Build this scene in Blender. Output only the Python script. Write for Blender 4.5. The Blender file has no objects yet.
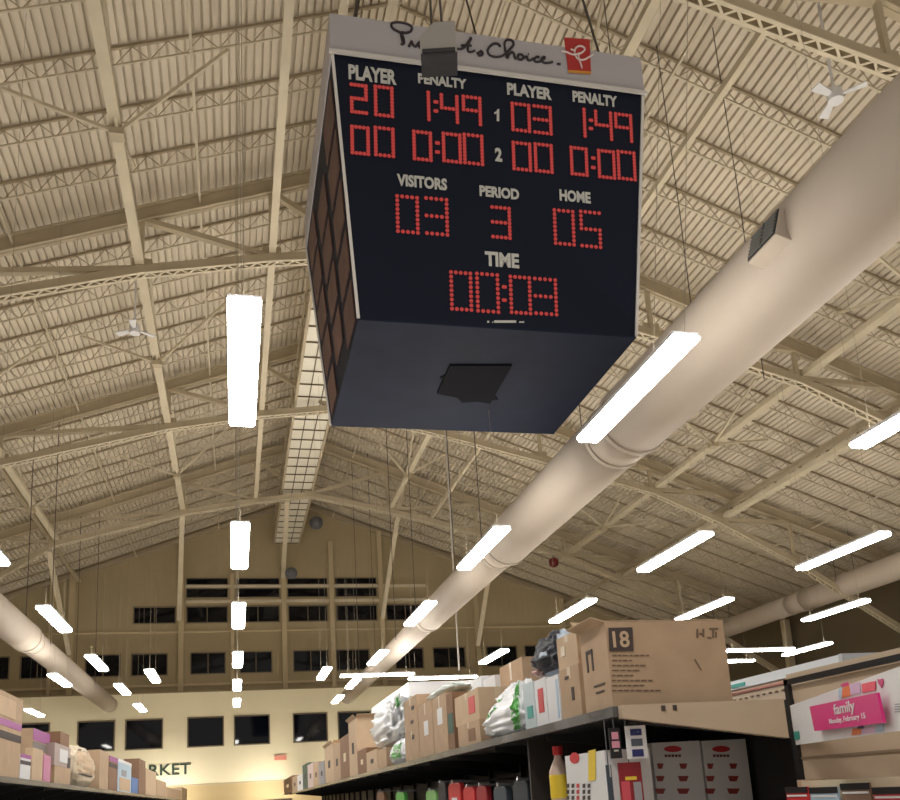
import bpy, math, random
from mathutils import Vector, Matrix, noise
random.seed(7)
C = bpy.context.scene.collection
SC = bpy.context.scene

# ---------------------------------------------------------------- camera
F = 900.0; PX = (450.0, 590.0); VPD = (235.0, 806.0); SLOPE = 0.0603; H = 1.6
Yc = Vector((VPD[0]-PX[0], -(VPD[1]-PX[1]), F)).normalized()
Uc = Yc.cross(Vector((1, SLOPE, 0))).normalized()
if Uc.y < 0: Uc = -Uc
Xc = Yc.cross(Uc)
if Xc.x < 0: Xc = -Xc
def cam2w(v): return Vector((Xc.dot(v), Yc.dot(v), Uc.dot(v)))
right, up, fwd = cam2w(Vector((1,0,0))), cam2w(Vector((0,1,0))), cam2w(Vector((0,0,1)))
cd = bpy.data.cameras.new('camera'); cam = bpy.data.objects.new('camera', cd); C.objects.link(cam)
cd.sensor_fit = 'HORIZONTAL'; cd.sensor_width = 36; cd.lens = 36*F/900
cd.shift_y = (PX[1]-400)/900; cd.clip_start = .05; cd.clip_end = 300
m = Matrix((right, up, -fwd)).transposed().to_4x4(); m.translation = Vector((0,0,H))
cam.matrix_world = m
SC.camera = cam
def ray(px, py): return cam2w(Vector((px-PX[0], -(py-PX[1]), F)))
def ony(px, py, Y): r = ray(px,py); return r*(Y/r.y)+Vector((0,0,H))
def onx(px, py, X): r = ray(px,py); return r*(X/r.x)+Vector((0,0,H))
def onz(px, py, z): r = ray(px,py); return r*((z-H)/r.z)+Vector((0,0,H))

# ---------------------------------------------------------------- world, exposure
w = bpy.data.worlds.new('world'); SC.world = w; w.use_nodes = True
bg = w.node_tree.nodes['Background']; bg.inputs[0].default_value = (1.0, .92, .82, 1); bg.inputs[1].default_value = 0.42
SC.view_settings.view_transform = 'Standard'; SC.view_settings.look = 'None'
SC.view_settings.exposure = 0.16; SC.view_settings.gamma = 1; SC.view_settings.use_curve_mapping = False
ROOF_FILL = 29.0   # watts of the upward fill lamp added over each ceiling light
TUBE = 36.0      # strength of the ceiling light lenses

# ---------------------------------------------------------------- materials
MATS = {}
def mat(name, col, rough=.6, metal=0, emit=0, emitcol=None, noise_amt=.0, nscale=3.0, alpha=1, spec=.5, coat=0, trans=0):
    if name in MATS: return MATS[name]
    m = bpy.data.materials.new(name); m.use_nodes = True
    nt = m.node_tree; b = nt.nodes['Principled BSDF']
    b.inputs['Base Color'].default_value = (*col, 1); b.inputs['Roughness'].default_value = rough
    b.inputs['Metallic'].default_value = metal; b.inputs['Alpha'].default_value = alpha
    b.inputs['Specular IOR Level'].default_value = spec; b.inputs['Coat Weight'].default_value = coat
    b.inputs['Transmission Weight'].default_value = trans
    if emit:
        b.inputs['Emission Color'].default_value = (*(emitcol or col), 1); b.inputs['Emission Strength'].default_value = emit
    if noise_amt:
        tc = nt.nodes.new('ShaderNodeTexCoord'); n = nt.nodes.new('ShaderNodeTexNoise'); n.inputs['Scale'].default_value = nscale
        n.inputs['Detail'].default_value = 6
        r = nt.nodes.new('ShaderNodeValToRGB')
        r.color_ramp.elements[0].position = .3; r.color_ramp.elements[1].position = .72
        r.color_ramp.elements[0].color = (*[c*(1-noise_amt) for c in col], 1)
        r.color_ramp.elements[1].color = (*[min(1, c*(1+noise_amt*.6)) for c in col], 1)
        nt.links.new(tc.outputs['Object'], n.inputs['Vector']); nt.links.new(n.outputs['Fac'], r.inputs[0])
        nt.links.new(r.outputs[0], b.inputs['Base Color'])
    MATS[name] = m; return m
deckM = mat('roof_deck', (.69,.61,.485), .6, noise_amt=.08, nscale=.6)
steelM = mat('cream_steel', (.50,.42,.29), .6, noise_amt=.12, nscale=1.5)
steelL = mat('pale_cream_steel', (.66,.58,.43), .6, noise_amt=.08, nscale=1.5)
joistM = mat('joist_steel', (.38,.31,.21), .7)
joistL = mat('joist_pale_steel', (.58,.51,.38), .6)
ductM = mat('duct_paint', (.49,.42,.35), .7, noise_amt=.05, nscale=1.2)
wallM = mat('upper_wall_siding', (.43,.35,.21), .7, noise_amt=.06, nscale=.5)
paleM = mat('pale_wall_paint', (.93,.84,.60), .7, noise_amt=.03, nscale=.5)
trimM = mat('wall_trim', (.55,.45,.28), .6)
sideM = mat('side_wall_paint', (.13,.10,.06), .8)
floorM = mat('floor_tile', (.62,.56,.47), .35, noise_amt=.05, nscale=2)
glassM = mat('night_window_glass', (.003,.004,.008), .04, spec=.3)
frameM = mat('window_frame', (.20,.16,.10), .5)
blackM = mat('black_paint', (.012,.012,.014), .45)
cableM = mat('dark_cable', (.07,.06,.05), .6)
cableL = mat('pale_cable', (.30,.26,.20), .6)
lensM = mat('light_lens', (.95,.97,1.0), .4, emit=TUBE, emitcol=(1.0,.97,.92))
houseM = mat('light_housing', (.75,.76,.78), .4)
cartM = mat('carton', (.50,.35,.225), .75, noise_amt=.10, nscale=6)
cartL = mat('carton_light', (.60,.44,.29), .75, noise_amt=.08, nscale=6)
cartD = mat('carton_dark', (.27,.15,.085), .75, noise_amt=.10, nscale=6)
cartI = mat('carton_inside', (.46,.32,.2), .8)
inkM = mat('carton_ink', (.07,.05,.045), .7)
tapeM = mat('packing_tape', (.62,.50,.34), .3)
whiteM = mat('white_card', (.78,.78,.80), .5)
whiteW = mat('white_plastic_film', (.80,.82,.85), .25, noise_amt=.06, nscale=14)
greenM = mat('green_print', (.12,.50,.10), .4)
tealM = mat('teal_print', (.03,.35,.30), .4)
redM = mat('red_print', (.62,.03,.035), .45)
pinkM = mat('magenta_print', (.72,.015,.22), .4)
purpM = mat('purple_print', (.36,.07,.30), .5)
yelM = mat('yellow_print', (.85,.62,.05), .4)
blueM = mat('blue_print', (.03,.16,.50), .4)
navyM = mat('navy_print', (.02,.03,.16), .4)
orangeM = mat('orange_print', (.85,.22,.06), .4)
lbluM = mat('light_blue_print', (.45,.62,.78), .4)
shelfM = mat('shelf_black', (.02,.019,.02), .5)
railM = mat('price_rail', (.16,.16,.17), .25, metal=.4, noise_amt=.7, nscale=2.5)
beigeM = mat('beige_laminate', (.60,.47,.34), .45, noise_amt=.06, nscale=5)
boardM = mat('scoreboard_navy', (.006,.009,.020), .6, spec=.15)
boardU = mat('scoreboard_underside', (.010,.015,.034), .7, noise_amt=.2, nscale=2, spec=.2)
bandM = mat('banner_grey', (.42,.40,.42), .5)
aluM = mat('aluminium_edge', (.6,.58,.55), .4)
letterM = mat('white_lettering', (.50,.50,.47), .5)
ledM = mat('red_led', (.24,.03,.03), .4, emit=.22, emitcol=(1.0,.07,.06))
catM = mat('catwalk_mesh_panel', (.86,.82,.70), .5)
hatchM = mat('hatch_black', (.004,.004,.008), .8, spec=.1)
panelM = mat('side_ad_panel', (.10,.045,.035), .6, noise_amt=.35, nscale=3)

# ---------------------------------------------------------------- mesh helpers
class MB:
    def __init__(s): s.v = []; s.f = []; s.mi = []; s.mats = []
    def _m(s, m):
        if m not in s.mats: s.mats.append(m)
        return s.mats.index(m)
    def add(s, vs, fs, m=None):
        o = len(s.v); s.v += [tuple(v) for v in vs]; k = s._m(m) if m else 0
        for f in fs: s.f.append([i+o for i in f]); s.mi.append(k)
        return s
    def hexa(s, p, m=None):   # p: 4 bottom ccw, 4 top ccw
        return s.add(p, [(0,3,2,1),(4,5,6,7),(0,1,5,4),(1,2,6,5),(2,3,7,6),(3,0,4,7)], m)
    def box(s, x0,x1,y0,y1,z0,z1, m=None):
        return s.hexa([(x0,y0,z0),(x1,y0,z0),(x1,y1,z0),(x0,y1,z0),(x0,y0,z1),(x1,y0,z1),(x1,y1,z1),(x0,y1,z1)], m)
    def bar(s, a, b, wd, ht, m=None, upv=(0,0,1)):   # rectangular bar a->b
        a, b = Vector(a), Vector(b); d = (b-a).normalized(); u = Vector(upv)
        sd = d.cross(u)
        if sd.length < 1e-4: sd = d.cross(Vector((0,1,0)))
        sd = sd.normalized()*wd/2; uu = sd.cross(d).normalized()*ht/2
        return s.hexa([a-sd-uu, a+sd-uu, b+sd-uu, b-sd-uu, a-sd+uu, a+sd+uu, b+sd+uu, b-sd+uu], m)
    def tube(s, pts, r, n=6, m=None, caps=True):
        pts = [Vector(p) for p in pts]; o = []
        rr = r if isinstance(r, (list, tuple)) else [r]*len(pts)
        for i, p in enumerate(pts):
            d = (pts[min(i+1, len(pts)-1)] - pts[max(i-1, 0)]).normalized()
            a = d.cross(Vector((0,0,1)))
            if a.length < 1e-3: a = Vector((1,0,0))
            a.normalize(); b = d.cross(a)
            o += [p + a*math.cos(2*math.pi*k/n)*rr[i] + b*math.sin(2*math.pi*k/n)*rr[i] for k in range(n)]
        fs = []
        for i in range(len(pts)-1):
            for k in range(n):
                fs.append((i*n+k, i*n+(k+1)%n, (i+1)*n+(k+1)%n, (i+1)*n+k))
        if caps: fs += [tuple(range(n))[::-1], tuple((len(pts)-1)*n+k for k in range(n))]
        return s.add(o, fs, m)
    def prism(s, poly, ext, m=None):
        n = len(poly); e = Vector(ext); p = [Vector(q) for q in poly]
        fs = [tuple(range(n))[::-1], tuple(range(n, 2*n))] + [(i, (i+1)%n, n+(i+1)%n, n+i) for i in range(n)]
        return s.add(p+[q+e for q in p], fs, m)
    def build(s, name, m=None, parent=None, smooth=False, loc=None, bevel=0):
        me = bpy.data.meshes.new(name); me.from_pydata(s.v, [], s.f)
        ms = s.mats if s.mats else [m]
        for q in ms: me.materials.append(q)
        if s.mats: me.polygons.foreach_set('material_index', s.mi)
        if smooth: me.polygons.foreach_set('use_smooth', [True]*len(me.polygons))
        me.update()
        o = bpy.data.objects.new(name, me); C.objects.link(o)
        if parent: o.parent = parent
        if loc: o.location = loc
        if bevel:
            b = o.modifiers.new('bevel', 'BEVEL'); b.width = bevel; b.segments = 2; b.limit_method = 'ANGLE'
        return o
def tag(o, label, cat, group=None, kind=None):
    o['label'] = label; o['category'] = cat
    if group: o['group'] = group
    if kind: o['kind'] = kind
    return o
def thing(name, label, cat, loc=(0,0,0), rz=0, group=None):
    o = bpy.data.objects.new(name, None); o.empty_display_size = .1; C.objects.link(o); o.location = loc; o.rotation_euler = (0,0,rz)
    return tag(o, label, cat, group)
def struct(name, mb, m=None, parent=None):
    o = mb.build(name, m, parent); 
    if not parent: o['kind'] = 'structure'
    return o
def children(o): return [c for c in bpy.data.objects if c.parent == o]
def copy_tree(o, parent=None):
    c = o.copy(); C.objects.link(c); c.parent = parent
    for ch in children(o): copy_tree(ch, c)
    return c
def text(name, s, mtl, origin, ex, ey, width, height, parent=None, bold=.02, depth=.004, sag=None):
    """lettering fitted to width x height in the plane (ex, ey) at origin"""
    cu = bpy.data.curves.new(name, 'FONT'); cu.body = s; cu.size = 1; cu.offset = bold; cu.extrude = .5; cu.resolution_u = 3
    t = bpy.data.objects.new(name, cu); C.objects.link(t)
    dg = bpy.context.evaluated_depsgraph_get(); dg.update()
    me = bpy.data.meshes.new_from_object(t.evaluated_get(dg)); C.objects.unlink(t); bpy.data.objects.remove(t); bpy.data.curves.remove(cu)
    xs = [v.co.x for v in me.vertices]; ys = [v.co.y for v in me.vertices]
    x0, x1, y0, y1 = min(xs), max(xs), min(ys), max(ys)
    ex = Vector(ex).normalized(); ey = Vector(ey).normalized(); n = ex.cross(ey).normalized(); og = Vector(origin)
    for v in me.vertices:
        a = (v.co.x-x0)/(x1-x0)*width; b = (v.co.y-y0)/(y1-y0)*height
        v.co = og + ex*a + ey*b + n*(.5+v.co.z)*depth
    me.materials.clear(); me.materials.append(mtl); me.name = name
    o = bpy.data.objects.new(name, me); C.objects.link(o)
    if parent: o.parent = parent
    return o
ORD = ['first','second','third','fourth','fifth','sixth','seventh','eighth','ninth']

# ================================================================ SETTING
XR, ZR, RS = 3.15, 17.0, .365          # ridge x, ridge height, roof slope
XL, XRT = -18.85, 25.15                # side walls
YF, YP = 45.0, 44.0                    # far wall, pale wall in front of it
def roofz(x): return ZR - RS*abs(x-XR)
b = MB(); b.box(XL-.2, XRT+.2, -4, YF+.2, -.1, 0); struct('floor', b, floorM)
# corrugated roof deck, ribs run away from the camera
b = MB(); pitch = .16; prof = []
for sgn in (-1, 1):
    prof = []; x = 0; span = 22.3
    k = 0
    while x < span:
        prof += [(x, .0), (x+.11, .0), (x+.115, .08), (x+.155, .08)]; x += pitch
    pts = [(XR+sgn*px_, ZR-RS*px_+dz) for px_, dz in prof]
    n = len(pts); vs = []
    for (x_, z_) in pts: vs += [(x_, 3.0, z_), (x_, YF+.1, z_)]
    for (x_, z_) in pts: vs += [(x_, 3.0, z_+.16), (x_, YF+.1, z_+.16)]
    fs = [(2*i, 2*i+2, 2*i+3, 2*i+1) for i in range(n-1)] + [(2*n+2*i, 2*n+2*i+1, 2*n+2*i+3, 2*n+2*i+2) for i in range(n-1)]
    b.add(vs, fs)
struct('ceiling', b, deckM)
# far gable wall with openings, built as strips
def wall_with_holes(name, x0, x1, z0, z1, y, th, holes, m):
    b = MB(); xs = sorted({x0, x1, *[h[0] for h in holes], *[h[1] for h in holes]}); 
    for i in range(len(xs)-1):
        a, c = xs[i], xs[i+1]; mid = (a+c)/2
        cuts = sorted((h[2], h[3]) for h in holes if h[0] < mid < h[1]); z = z0
        for (p, q) in cuts:
            if p > z: b.box(a, c, y, y+th, z, p)
            z = q
        if z1: b.box(a, c, y, y+th, z, z1)
        else:
            zz = lambda X: roofz(X)+.02
            mids = [a] + ([XR] if a < XR < c else []) + [c]
            for j in range(len(mids)-1):
                u, v = mids[j], mids[j+1]
                b.hexa([(u,y,z),(v,y,z),(v,y+th,z),(u,y+th,z),(u,y,zz(u)),(v,y,zz(v)),(v,y+th,zz(v)),(u,y+th,zz(u))])
    return struct(name, b, m)
cols3 = [(-4.75,-2.75),(-2.28,-.28),(.1,2.25),(2.65,4.65),(5.06,7.2),(7.63,9.7)]
row4 = [(-14.9,-13.3),(-13.1,-11.7),(-11.6,-10.13),(-9.7,-8.2),(-6.86,-5.25),(-4.8,-3.1),(-2.08,-.39),(.25,1.85),(2.85,4.63),(4.99,6.71),(8.0,9.5),(9.98,11.73),(12.85,14.56),(14.95,16.6),(17.4,19.0),(19.4,21.0)]
H_up = [(a,c,7.9,9.0) for a,c in row4] + [(a,c,10.43,11.31) for a,c in cols3] + [(a,c,11.72,12.2) for a,c in cols3[1:5]] + [(a,c,12.38,12.72) for a,c in cols3[1:5]]
wf = wall_with_holes('wall_far', XL, XRT, 0, None, YF, .25, H_up, wallM)
# vertical siding joints by material bump
nt = wallM.node_tree; bs = nt.nodes['Principled BSDF']
tc = nt.nodes.new('ShaderNodeTexCoord'); wv = nt.nodes.new('ShaderNodeTexWave'); wv.inputs['Scale'].default_value = .9; wv.wave_profile = 'SAW'
bp = nt.nodes.new('ShaderNodeBump'); bp.inputs['Strength'].default_value = .5; bp.inputs['Distance'].default_value = .05
nt.links.new(tc.outputs['Object'], wv.inputs['Vector']); nt.links.new(wv.outputs['Fac'], bp.inputs['Height']); nt.links.new(bp.outputs[0], bs.inputs['Normal'])
pale = [(-16.7,-15.1),(-14.6,-12.9),(-11.8,-10.2),(-9.75,-8.1),(-6.95,-5.32),(-4.89,-3.22),(-2.15,-.48),(-.03,1.64),(2.72,4.38),(4.86,6.5),(7.6,9.2),(9.7,11.3),(12.4,14.0),(14.5,16.1)]
wall_with_holes('wall_far_lower', XL, XRT, 2.65, 6.93, YP, .3, [(a,c,4.36,5.77) for a,c in pale], paleM)
b = MB(); b.box(XL, XRT, YP, YP+.25, 0, 2.65); struct('wall_far_base', b, mat('tan_wall_paint', (.55,.42,.22), .7))
b = MB(); b.box(XL, XRT, YP+.02, YF, 6.93, 7.0); struct('trim_1', b, wallM)       # ledge above the pale wall
b = MB(); b.box(XL-.25, XL, -4, YF, 0, 9.3); struct('wall_left', b, sideM)
b = MB(); b.box(XRT, XRT+.25, 8, YF, 0, 9.3); struct('wall_right', b, sideM)
b = MB(); b.box(XL, XRT, YP-.04, YP, 2.6, 2.68); struct('trim_2', b, trimM)
b = MB(); b.box(-9.9, XRT, YF-.05, YF, 9.98, 10.05); struct('trim_3', b, trimM)
wn = 0
for (a,c,z0,z1) in H_up + [(a,c,4.36,5.77) for a,c in pale]:
    wn += 1; y = YF if z0 > 6.5 else YP; wd = .09 if z1-z0 > .7 else .04
    g = MB(); g.box(a, c, y+.10, y+.13, z0, z1); w_ = struct('window_%d' % wn, g, glassM)
    f = MB(); f.box(a, c, y-.02, y+.1, z0, z0+wd*.6); f.box(a, c, y-.02, y+.1, z1-wd*.6, z1)
    f.box(a, a+wd*.6, y-.02, y+.1, z0+wd*.6, z1-wd*.6); f.box(c-wd*.6, c, y-.02, y+.1, z0+wd*.6, z1-wd*.6)
    f.build('window_frame', frameM, w_)
    if z0 > 6.5 and z1-z0 > .7:
        mb = MB(); mb.box((a+c)/2-.02, (a+c)/2+.02, y+.04, y+.1, z0+.06, z1-.06); mb.build('mullion', frameM, w_)
# wall columns and sloping column braces
tn = 3
for x, zt in [(-8.4,13.3),(-7.5,13.3),(-2.5,14.6),(2.45,14.6),(7.4,15.2),(12.4,13.3),(17.2,11.5),(-.08,12.9),(4.85,14.6)]:
    tn += 1; b = MB(); wd = .16 if x in (-.08, -8.4) else .24
    b.box(x-wd/2, x+wd/2, YF-.22, YF-.001, 7.0, min(zt, roofz(x)-.1)); struct('trim_%d' % tn, b, trimM)
for (x0,x1,z) in [(-2.3,9.8,12.28),(-2.3,9.8,11.52)]:
    tn += 1; b = MB(); b.box(x0, x1, YF-.1, YF, z-.07, z+.07); struct('trim_%d' % tn, b, steelL)
tn += 1; b = MB(); b.box(XL, XRT, YF-.12, YF, 7.35, 7.47); struct('trim_%d' % tn, b, trimM)
# rake trim under the roof on the gable wall
for s_ in (-1, 1):
    tn += 1; b = MB(); e = XL if s_ < 0 else XRT
    b.bar((XR, YF-.1, ZR-.28), (e, YF-.1, roofz(e)-.28), .2, .22, upv=(0,1,0)); struct('trim_%d' % tn, b, joistM)

# ================================================================ ROOF STEEL
PROF = [(-18.6,5.6),(-12,8.5),(-8.6,10.6),(-6.75,11.85),(-1.95,13.2),(.9,13.75),(3.15,14.05),(6.45,13.4),(10.3,12.46),(14.3,11.42),(16.8,10.35),(19.6,8.85),(24.9,5.5)]
def chz(x):
    for (a,za),(c,zc) in zip(PROF, PROF[1:]):
        if a <= x <= c: return za+(zc-za)*(x-a)/(c-a)
NODES = [-12,-8.6,-6.75,-1.95,.9,3.15,6.45,10.3,14.3,16.8,19.6]
def make_truss():
    t = thing('roof_truss', '', 'roof truss')
    for s_ in (-1, 1):
        e = XL+.3 if s_ < 0 else XRT-.3
        b = MB()
        zt = lambda x: roofz(x)-.42
        b.bar((XR, 0, zt(XR)), (e, 0, zt(e)), .05, .40, upv=(0,0,1))
        for q in (.18, -.18): b.bar((XR, 0, zt(XR)+q), (e, 0, zt(e)+q), .22, .03)
        b.build('top_chord', steelM, t)
    # laced bottom chord: two angles, zigzag lacing seen from below, a pale flange
    b = MB()
    for (a,za),(c,zc) in zip(PROF, PROF[1:]):
        for q in (-.10, .10):
            b.bar((a,q,za+.1), (c,q,zc+.1), .03, .20, steelM); b.bar((a,q,za), (c,q,zc), .07, .02, steelL)
        L = math.hypot(c-a, zc-za); n = max(2, int(L/.17))
        for i in range(n):
            p, r_ = i/n, (i+1)/n; sg = 1 if i % 2 else -1
            b.bar((a+(c-a)*p, -.08*sg, za+(zc-za)*p), (a+(c-a)*r_, .08*sg, za+(zc-za)*r_), .045, .012, steelL)
    b.build('bottom_chord', None, t)
    for i, x in enumerate(NODES):
        if x != 16.8:
            b = MB(); b.bar((x,0,chz(x)+.1), (x,0,roofz(x)-.5), .10, .10); b.build('web_post', steelM, t)
        g = MB(); g.box(x-.22, x+.22, -.02, .02, chz(x)+.02, chz(x)+.42); g.build('gusset_plate', steelM, t)
    for a, c in zip(NODES, NODES[1:]):
        if c <= XR: p, q = (a, roofz(a)-.55), (c, chz(c)+.15)
        else: p, q = (c, roofz(c)-.55), (a, chz(a)+.15)
        b = MB(); b.bar((p[0],0,p[1]), (q[0],0,q[1]), .16, .12); b.build('web_diagonal', steelM, t)
    for x in (XL+.35, XRT-.35):
        b = MB(); b.box(x-.15, x+.15, -.15, .15, 0, roofz(x)-.6); b.build('end_column', steelM, t)
    return t
TY = [10.2, 18.9, 27.6, 36.3]
tr0 = make_truss(); trs = []
for i, y in enumerate(TY):
    t = tr0 if i == 0 else copy_tree(tr0); t.location.y = y
    t['label'] = ['cream steel roof truss nearest the camera, crossing above the hanging scoreboard', 'cream steel roof truss crossing just behind the hanging scoreboard',
                  'cream steel roof truss crossing the roof midway between the scoreboard and the gable wall', 'cream steel roof truss farthest away, closest to the gable wall'][i]
    t['group'] = 'roof trusses'
# bar joists
def make_joist(sgn):
    o = thing('bar_joist', '', 'joist')
    e = XL+.2 if sgn < 0 else XRT-.2; x0 = XR+sgn*.12
    b = MB(); b.bar((x0,0,roofz(x0)-.05), (e,0,roofz(e)-.05), .05, .05); b.build('top_chord', joistM, o)
    b = MB(); b.bar((x0+sgn*.5,0,roofz(x0+sgn*.5)-.42), (e-sgn*.5,0,roofz(e-sgn*.5)-.42), .04, .035); b.build('bottom_chord', joistL, o)
    b = MB(); n = 68; L = abs(e-x0)-1
    for i in range(n):
        xa = x0+sgn*(.5+L*i/n); xb = x0+sgn*(.5+L*(i+1)/n); za, zb = (-.42, -.08) if i % 2 else (-.08, -.42)
        b.bar((xa,0,roofz(xa)+za), (xb,0,roofz(xb)+zb), .013, .013)
    b.build('web_rod', joistM, o)
    return o
for sgn, sname in ((-1,'left'), (1,'right')):
    j0 = None
    for bay in range(-1, 4):
        base = 1.5+8.7*(bay+1)
        for k in range(1, 6):
            y = base+1.45*k
            if y < 5.5 or (sgn < 0 and y < 10): continue
            if j0 is None: j0 = j = make_joist(sgn)
            else: j = copy_tree(j0)
            j.location.y = y
            where = 'in front of the nearest roof truss' if bay < 0 else 'beyond the %s roof truss' % ORD[bay]
            j['label'] = 'slim bar joist, %s slope, %s one %s' % (sname, ORD[k-1], where)
            j['group'] = 'bar joists under the %s roof slope' % sname
# lengthwise struts at the truss nodes
def strut(x, z, wd, ht, label, y0=4.5, y1=YF-.3, m=steelL, hangers=False):
    o = thing('lengthwise_strut', label, 'strut', (x, 0, z), group='lengthwise roof struts')
    b = MB(); b.box(-wd/2, wd/2, y0, y1, 0, .03); b.box(-wd/2, -wd/2+.02, y0, y1, .03, ht); b.box(wd/2-.02, wd/2, y0, y1, .03, ht); b.build('channel', m, o)
for x, wd, lab, y1 in [(-6.6,.20,'pale steel strut running lengthwise at the left kink of the trusses',36.3), (-1.95,.20,'pale steel strut running lengthwise left of the overhead light row',36.3),
                   (.9,.16,'slim pale steel strut running lengthwise just right of the overhead light row',36.3), (6.45,.18,'pale steel strut running lengthwise behind the right side of the scoreboard',36.3),
                   (8.2,.11,'slim pale steel strut running lengthwise above the big round duct',36.3), (14.3,.26,'wide pale steel strut running lengthwise right of the big round duct',36.3), (16.8,.26,'wide pale steel strut running lengthwise farthest to the right',36.3)]:
    strut(x*1.017, chz(x)+.205, wd, .14, lab, y1=y1)
tag(MB().box(-.07,.07, 4.5,13.5, 0,.12).build('lengthwise_strut', steelL, None, loc=(1.78,0,14.0)), 'pale strut running lengthwise close to the left side of the scoreboard', 'strut', 'lengthwise roof struts')
def rstrut(x, lab, wd=.14):
    o = MB(); o.box(-wd/2, wd/2, 5, YF-.2, 0, .12); q = o.build('roof_purlin', steelM, None, loc=(x,0,roofz(x)-.75)); tag(q, lab, 'purlin', 'roof purlins')
rstrut(-7.2, 'brown steel purlin tight under the left roof slope'); rstrut(17.4, 'brown steel purlin tight under the far right of the roof', .2)
# thin bridging rods under the joists
for x, lab in [(-11,'thin bridging rod under the joists farthest to the left'),(-4.6,'thin bridging rod under the joists between the two left struts'),(-.7,'thin bridging rod under the joists above the overhead light row'),
               (5.0,'thin bridging rod under the joists just right of the ridge'),(8.2,'thin bridging rod under the joists above the right side of the scoreboard'),(12.4,'thin bridging rod under the joists right of the big duct'),(20.5,'thin bridging rod under the joists at the far right eave')]:
    b = MB(); b.box(-.025, .025, 5.0, YF-.3, 0, .04); q = b.build('bridging_rod', joistL, None, loc=(x,0,roofz(x)-.47)); tag(q, lab, 'rod', 'bridging rods')
# sway braces
def sway(x, y, label):
    o = thing('sway_brace', label, 'brace', (x, y, chz(x)+.1), group='sway braces')
    z0 = 0; 
    for dx, dy in ((-1.9,0),(1.9,0),(0,-2.6),(0,2.6)):
        X = x+dx; top = roofz(X)-.5-(chz(x)+.1)
        b = MB(); b.bar((0,0,z0), (dx,dy,top), .06, .06); b.build('brace_rod', steelL, o)
    b = MB(); b.box(-.12,.12,-.12,.12,-.1,.02); b.build('gusset_plate', steelM, o)
sides = {-6.75:'on the far left strut', -1.95:'on the strut left of the overhead lights', 6.45:'on the strut behind the scoreboard', 14.3:'on the strut right of the big duct'}
for x in (-6.75, -1.95, 6.45, 14.3):
    for k, y in enumerate((14.55, 23.25, 31.95)):
        sway(x, y, 'sway brace rods %s, beyond the %s truss' % (sides[x], ORD[k]))
for (p0, p1, lab) in [((-6.98,36.3,11.7),(-7.53,44.8,9.0),'sloping column brace farthest left below the end truss'), ((-2.0,36.3,13.3),(-2.6,44.8,10.6),'sloping column brace left of the overhead light row'),
                      ((2.2,36.3,13.9),(2.43,44.8,12.7),'sloping column brace below the end of the catwalk'), ((7.1,36.3,14.6),(7.41,44.8,10.58),'sloping column brace between the catwalk and the big duct'),
                      ((11.1,36.3,12.3),(12.37,44.8,9.02),'sloping column brace emerging from behind the big round duct')]:
    b = MB(); b.bar(p0, p1, .2, .12, upv=(0,0,1)); tag(b.build('column_brace', steelL), lab, 'brace', 'column braces at the gable wall')
# catwalk with pale mesh floor lying on the bottom chords under the ridge
cw = thing('catwalk', 'long narrow catwalk with pale gridded floor under the roof ridge', 'catwalk', (2.62, 0, 14.36))
y0, y1 = 13.7, 44.4
b = MB(); b.box(-.58, .58, y0, y1, .03, .05); b.build('floor_panel', catM, cw)
for x in (-.62, .62):
    b = MB(); b.box(x-.04, x+.04, y0, y1, -.06, .12); b.build('side_beam', steelM, cw)
    b = MB(); b.box(x-.02, x+.02, y0, y1, .95, 1.0)
    y = y0+.3
    while y < y1: b.box(x-.02, x+.02, y, y+.04, .12, .95); y += 1.45
    b.build('handrail', steelM, cw)
b = MB()
for x in (-.2, .2): b.box(x-.015, x+.015, y0, y1, 0, .03)
y = y0
while y < y1: b.box(-.58, .58, y, y+.04, -.015, .015); y += .9
b.build('floor_grid', mat('dark_grid', (.16,.12,.07), .6), cw)

# ================================================================ DUCTS
def duct(label, X, Z, segs, name='air_duct', n=32):
    o = thing(name, label, 'air duct', (X, 0, Z), group='round air ducts')
    for i, (ya, yb, ra, rb) in enumerate(segs):
        b = MB(); N = max(2, int((yb-ya)/1.2)); b.tube([(0, ya+(yb-ya)*k/N, 0) for k in range(N+1)], [ra+(rb-ra)*k/N for k in range(N+1)], n); 
        q = b.build('duct_section' if abs(ra-rb) < .01 else 'duct_reducer', ductM, o, smooth=True)
        if i: 
            c = MB(); c.tube([(0, ya-.04, 0), (0, ya+.04, 0)], ra+.02, n); c.build('joint_collar', ductM, o, smooth=False)
    return o
big = duct('huge cream round air duct running away to the right of the scoreboard', 5.3, 6.4, [(2.0,10.5,.49,.49),(10.5,11.1,.49,.46),(11.1,16.5,.46,.46),(16.5,17.1,.46,.385),(17.1,24,.385,.385),(24,24.6,.385,.33),(24.6,43.4,.33,.33)])
# register box on the duct flank
rg = thing('air_register', 'square cream register box with black louvres on the flank of the big duct', 'air vent', (4.91, 6.42, 6.36), 0)
rg.scale = (.68,.68,.68)
rg.rotation_euler = (0, math.radians(18), 0)
b = MB(); b.box(-.26, .12, -.34, .34, -.24, .2); b.build('register_box', ductM, rg, bevel=.01)
b = MB(); b.box(-.275, -.262, -.32, .32, -.22, .18); b.build('grille_backing', blackM, rg)
for k in range(7):
    z = -.19+k*.055; b = MB(); b.box(-.295, -.275, -.3, .3, z, z+.012); b.build('louvre', mat('louvre_grey', (.12,.12,.11), .4), rg)
b = MB(); b.box(-.3, -.275, -.012, .012, -.21, .17); b.build('grille_bar', mat('louvre_grey', (.12,.12,.11), .4), rg)
duct('cream round air duct low on the left side of the hall', -5.5, 6.4, [(6,17.7,.45,.45),(17.7,18.5,.45,.405),(18.5,26,.405,.405),(26,26.8,.405,.35),(26.8,43.2,.35,.35)])
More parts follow.
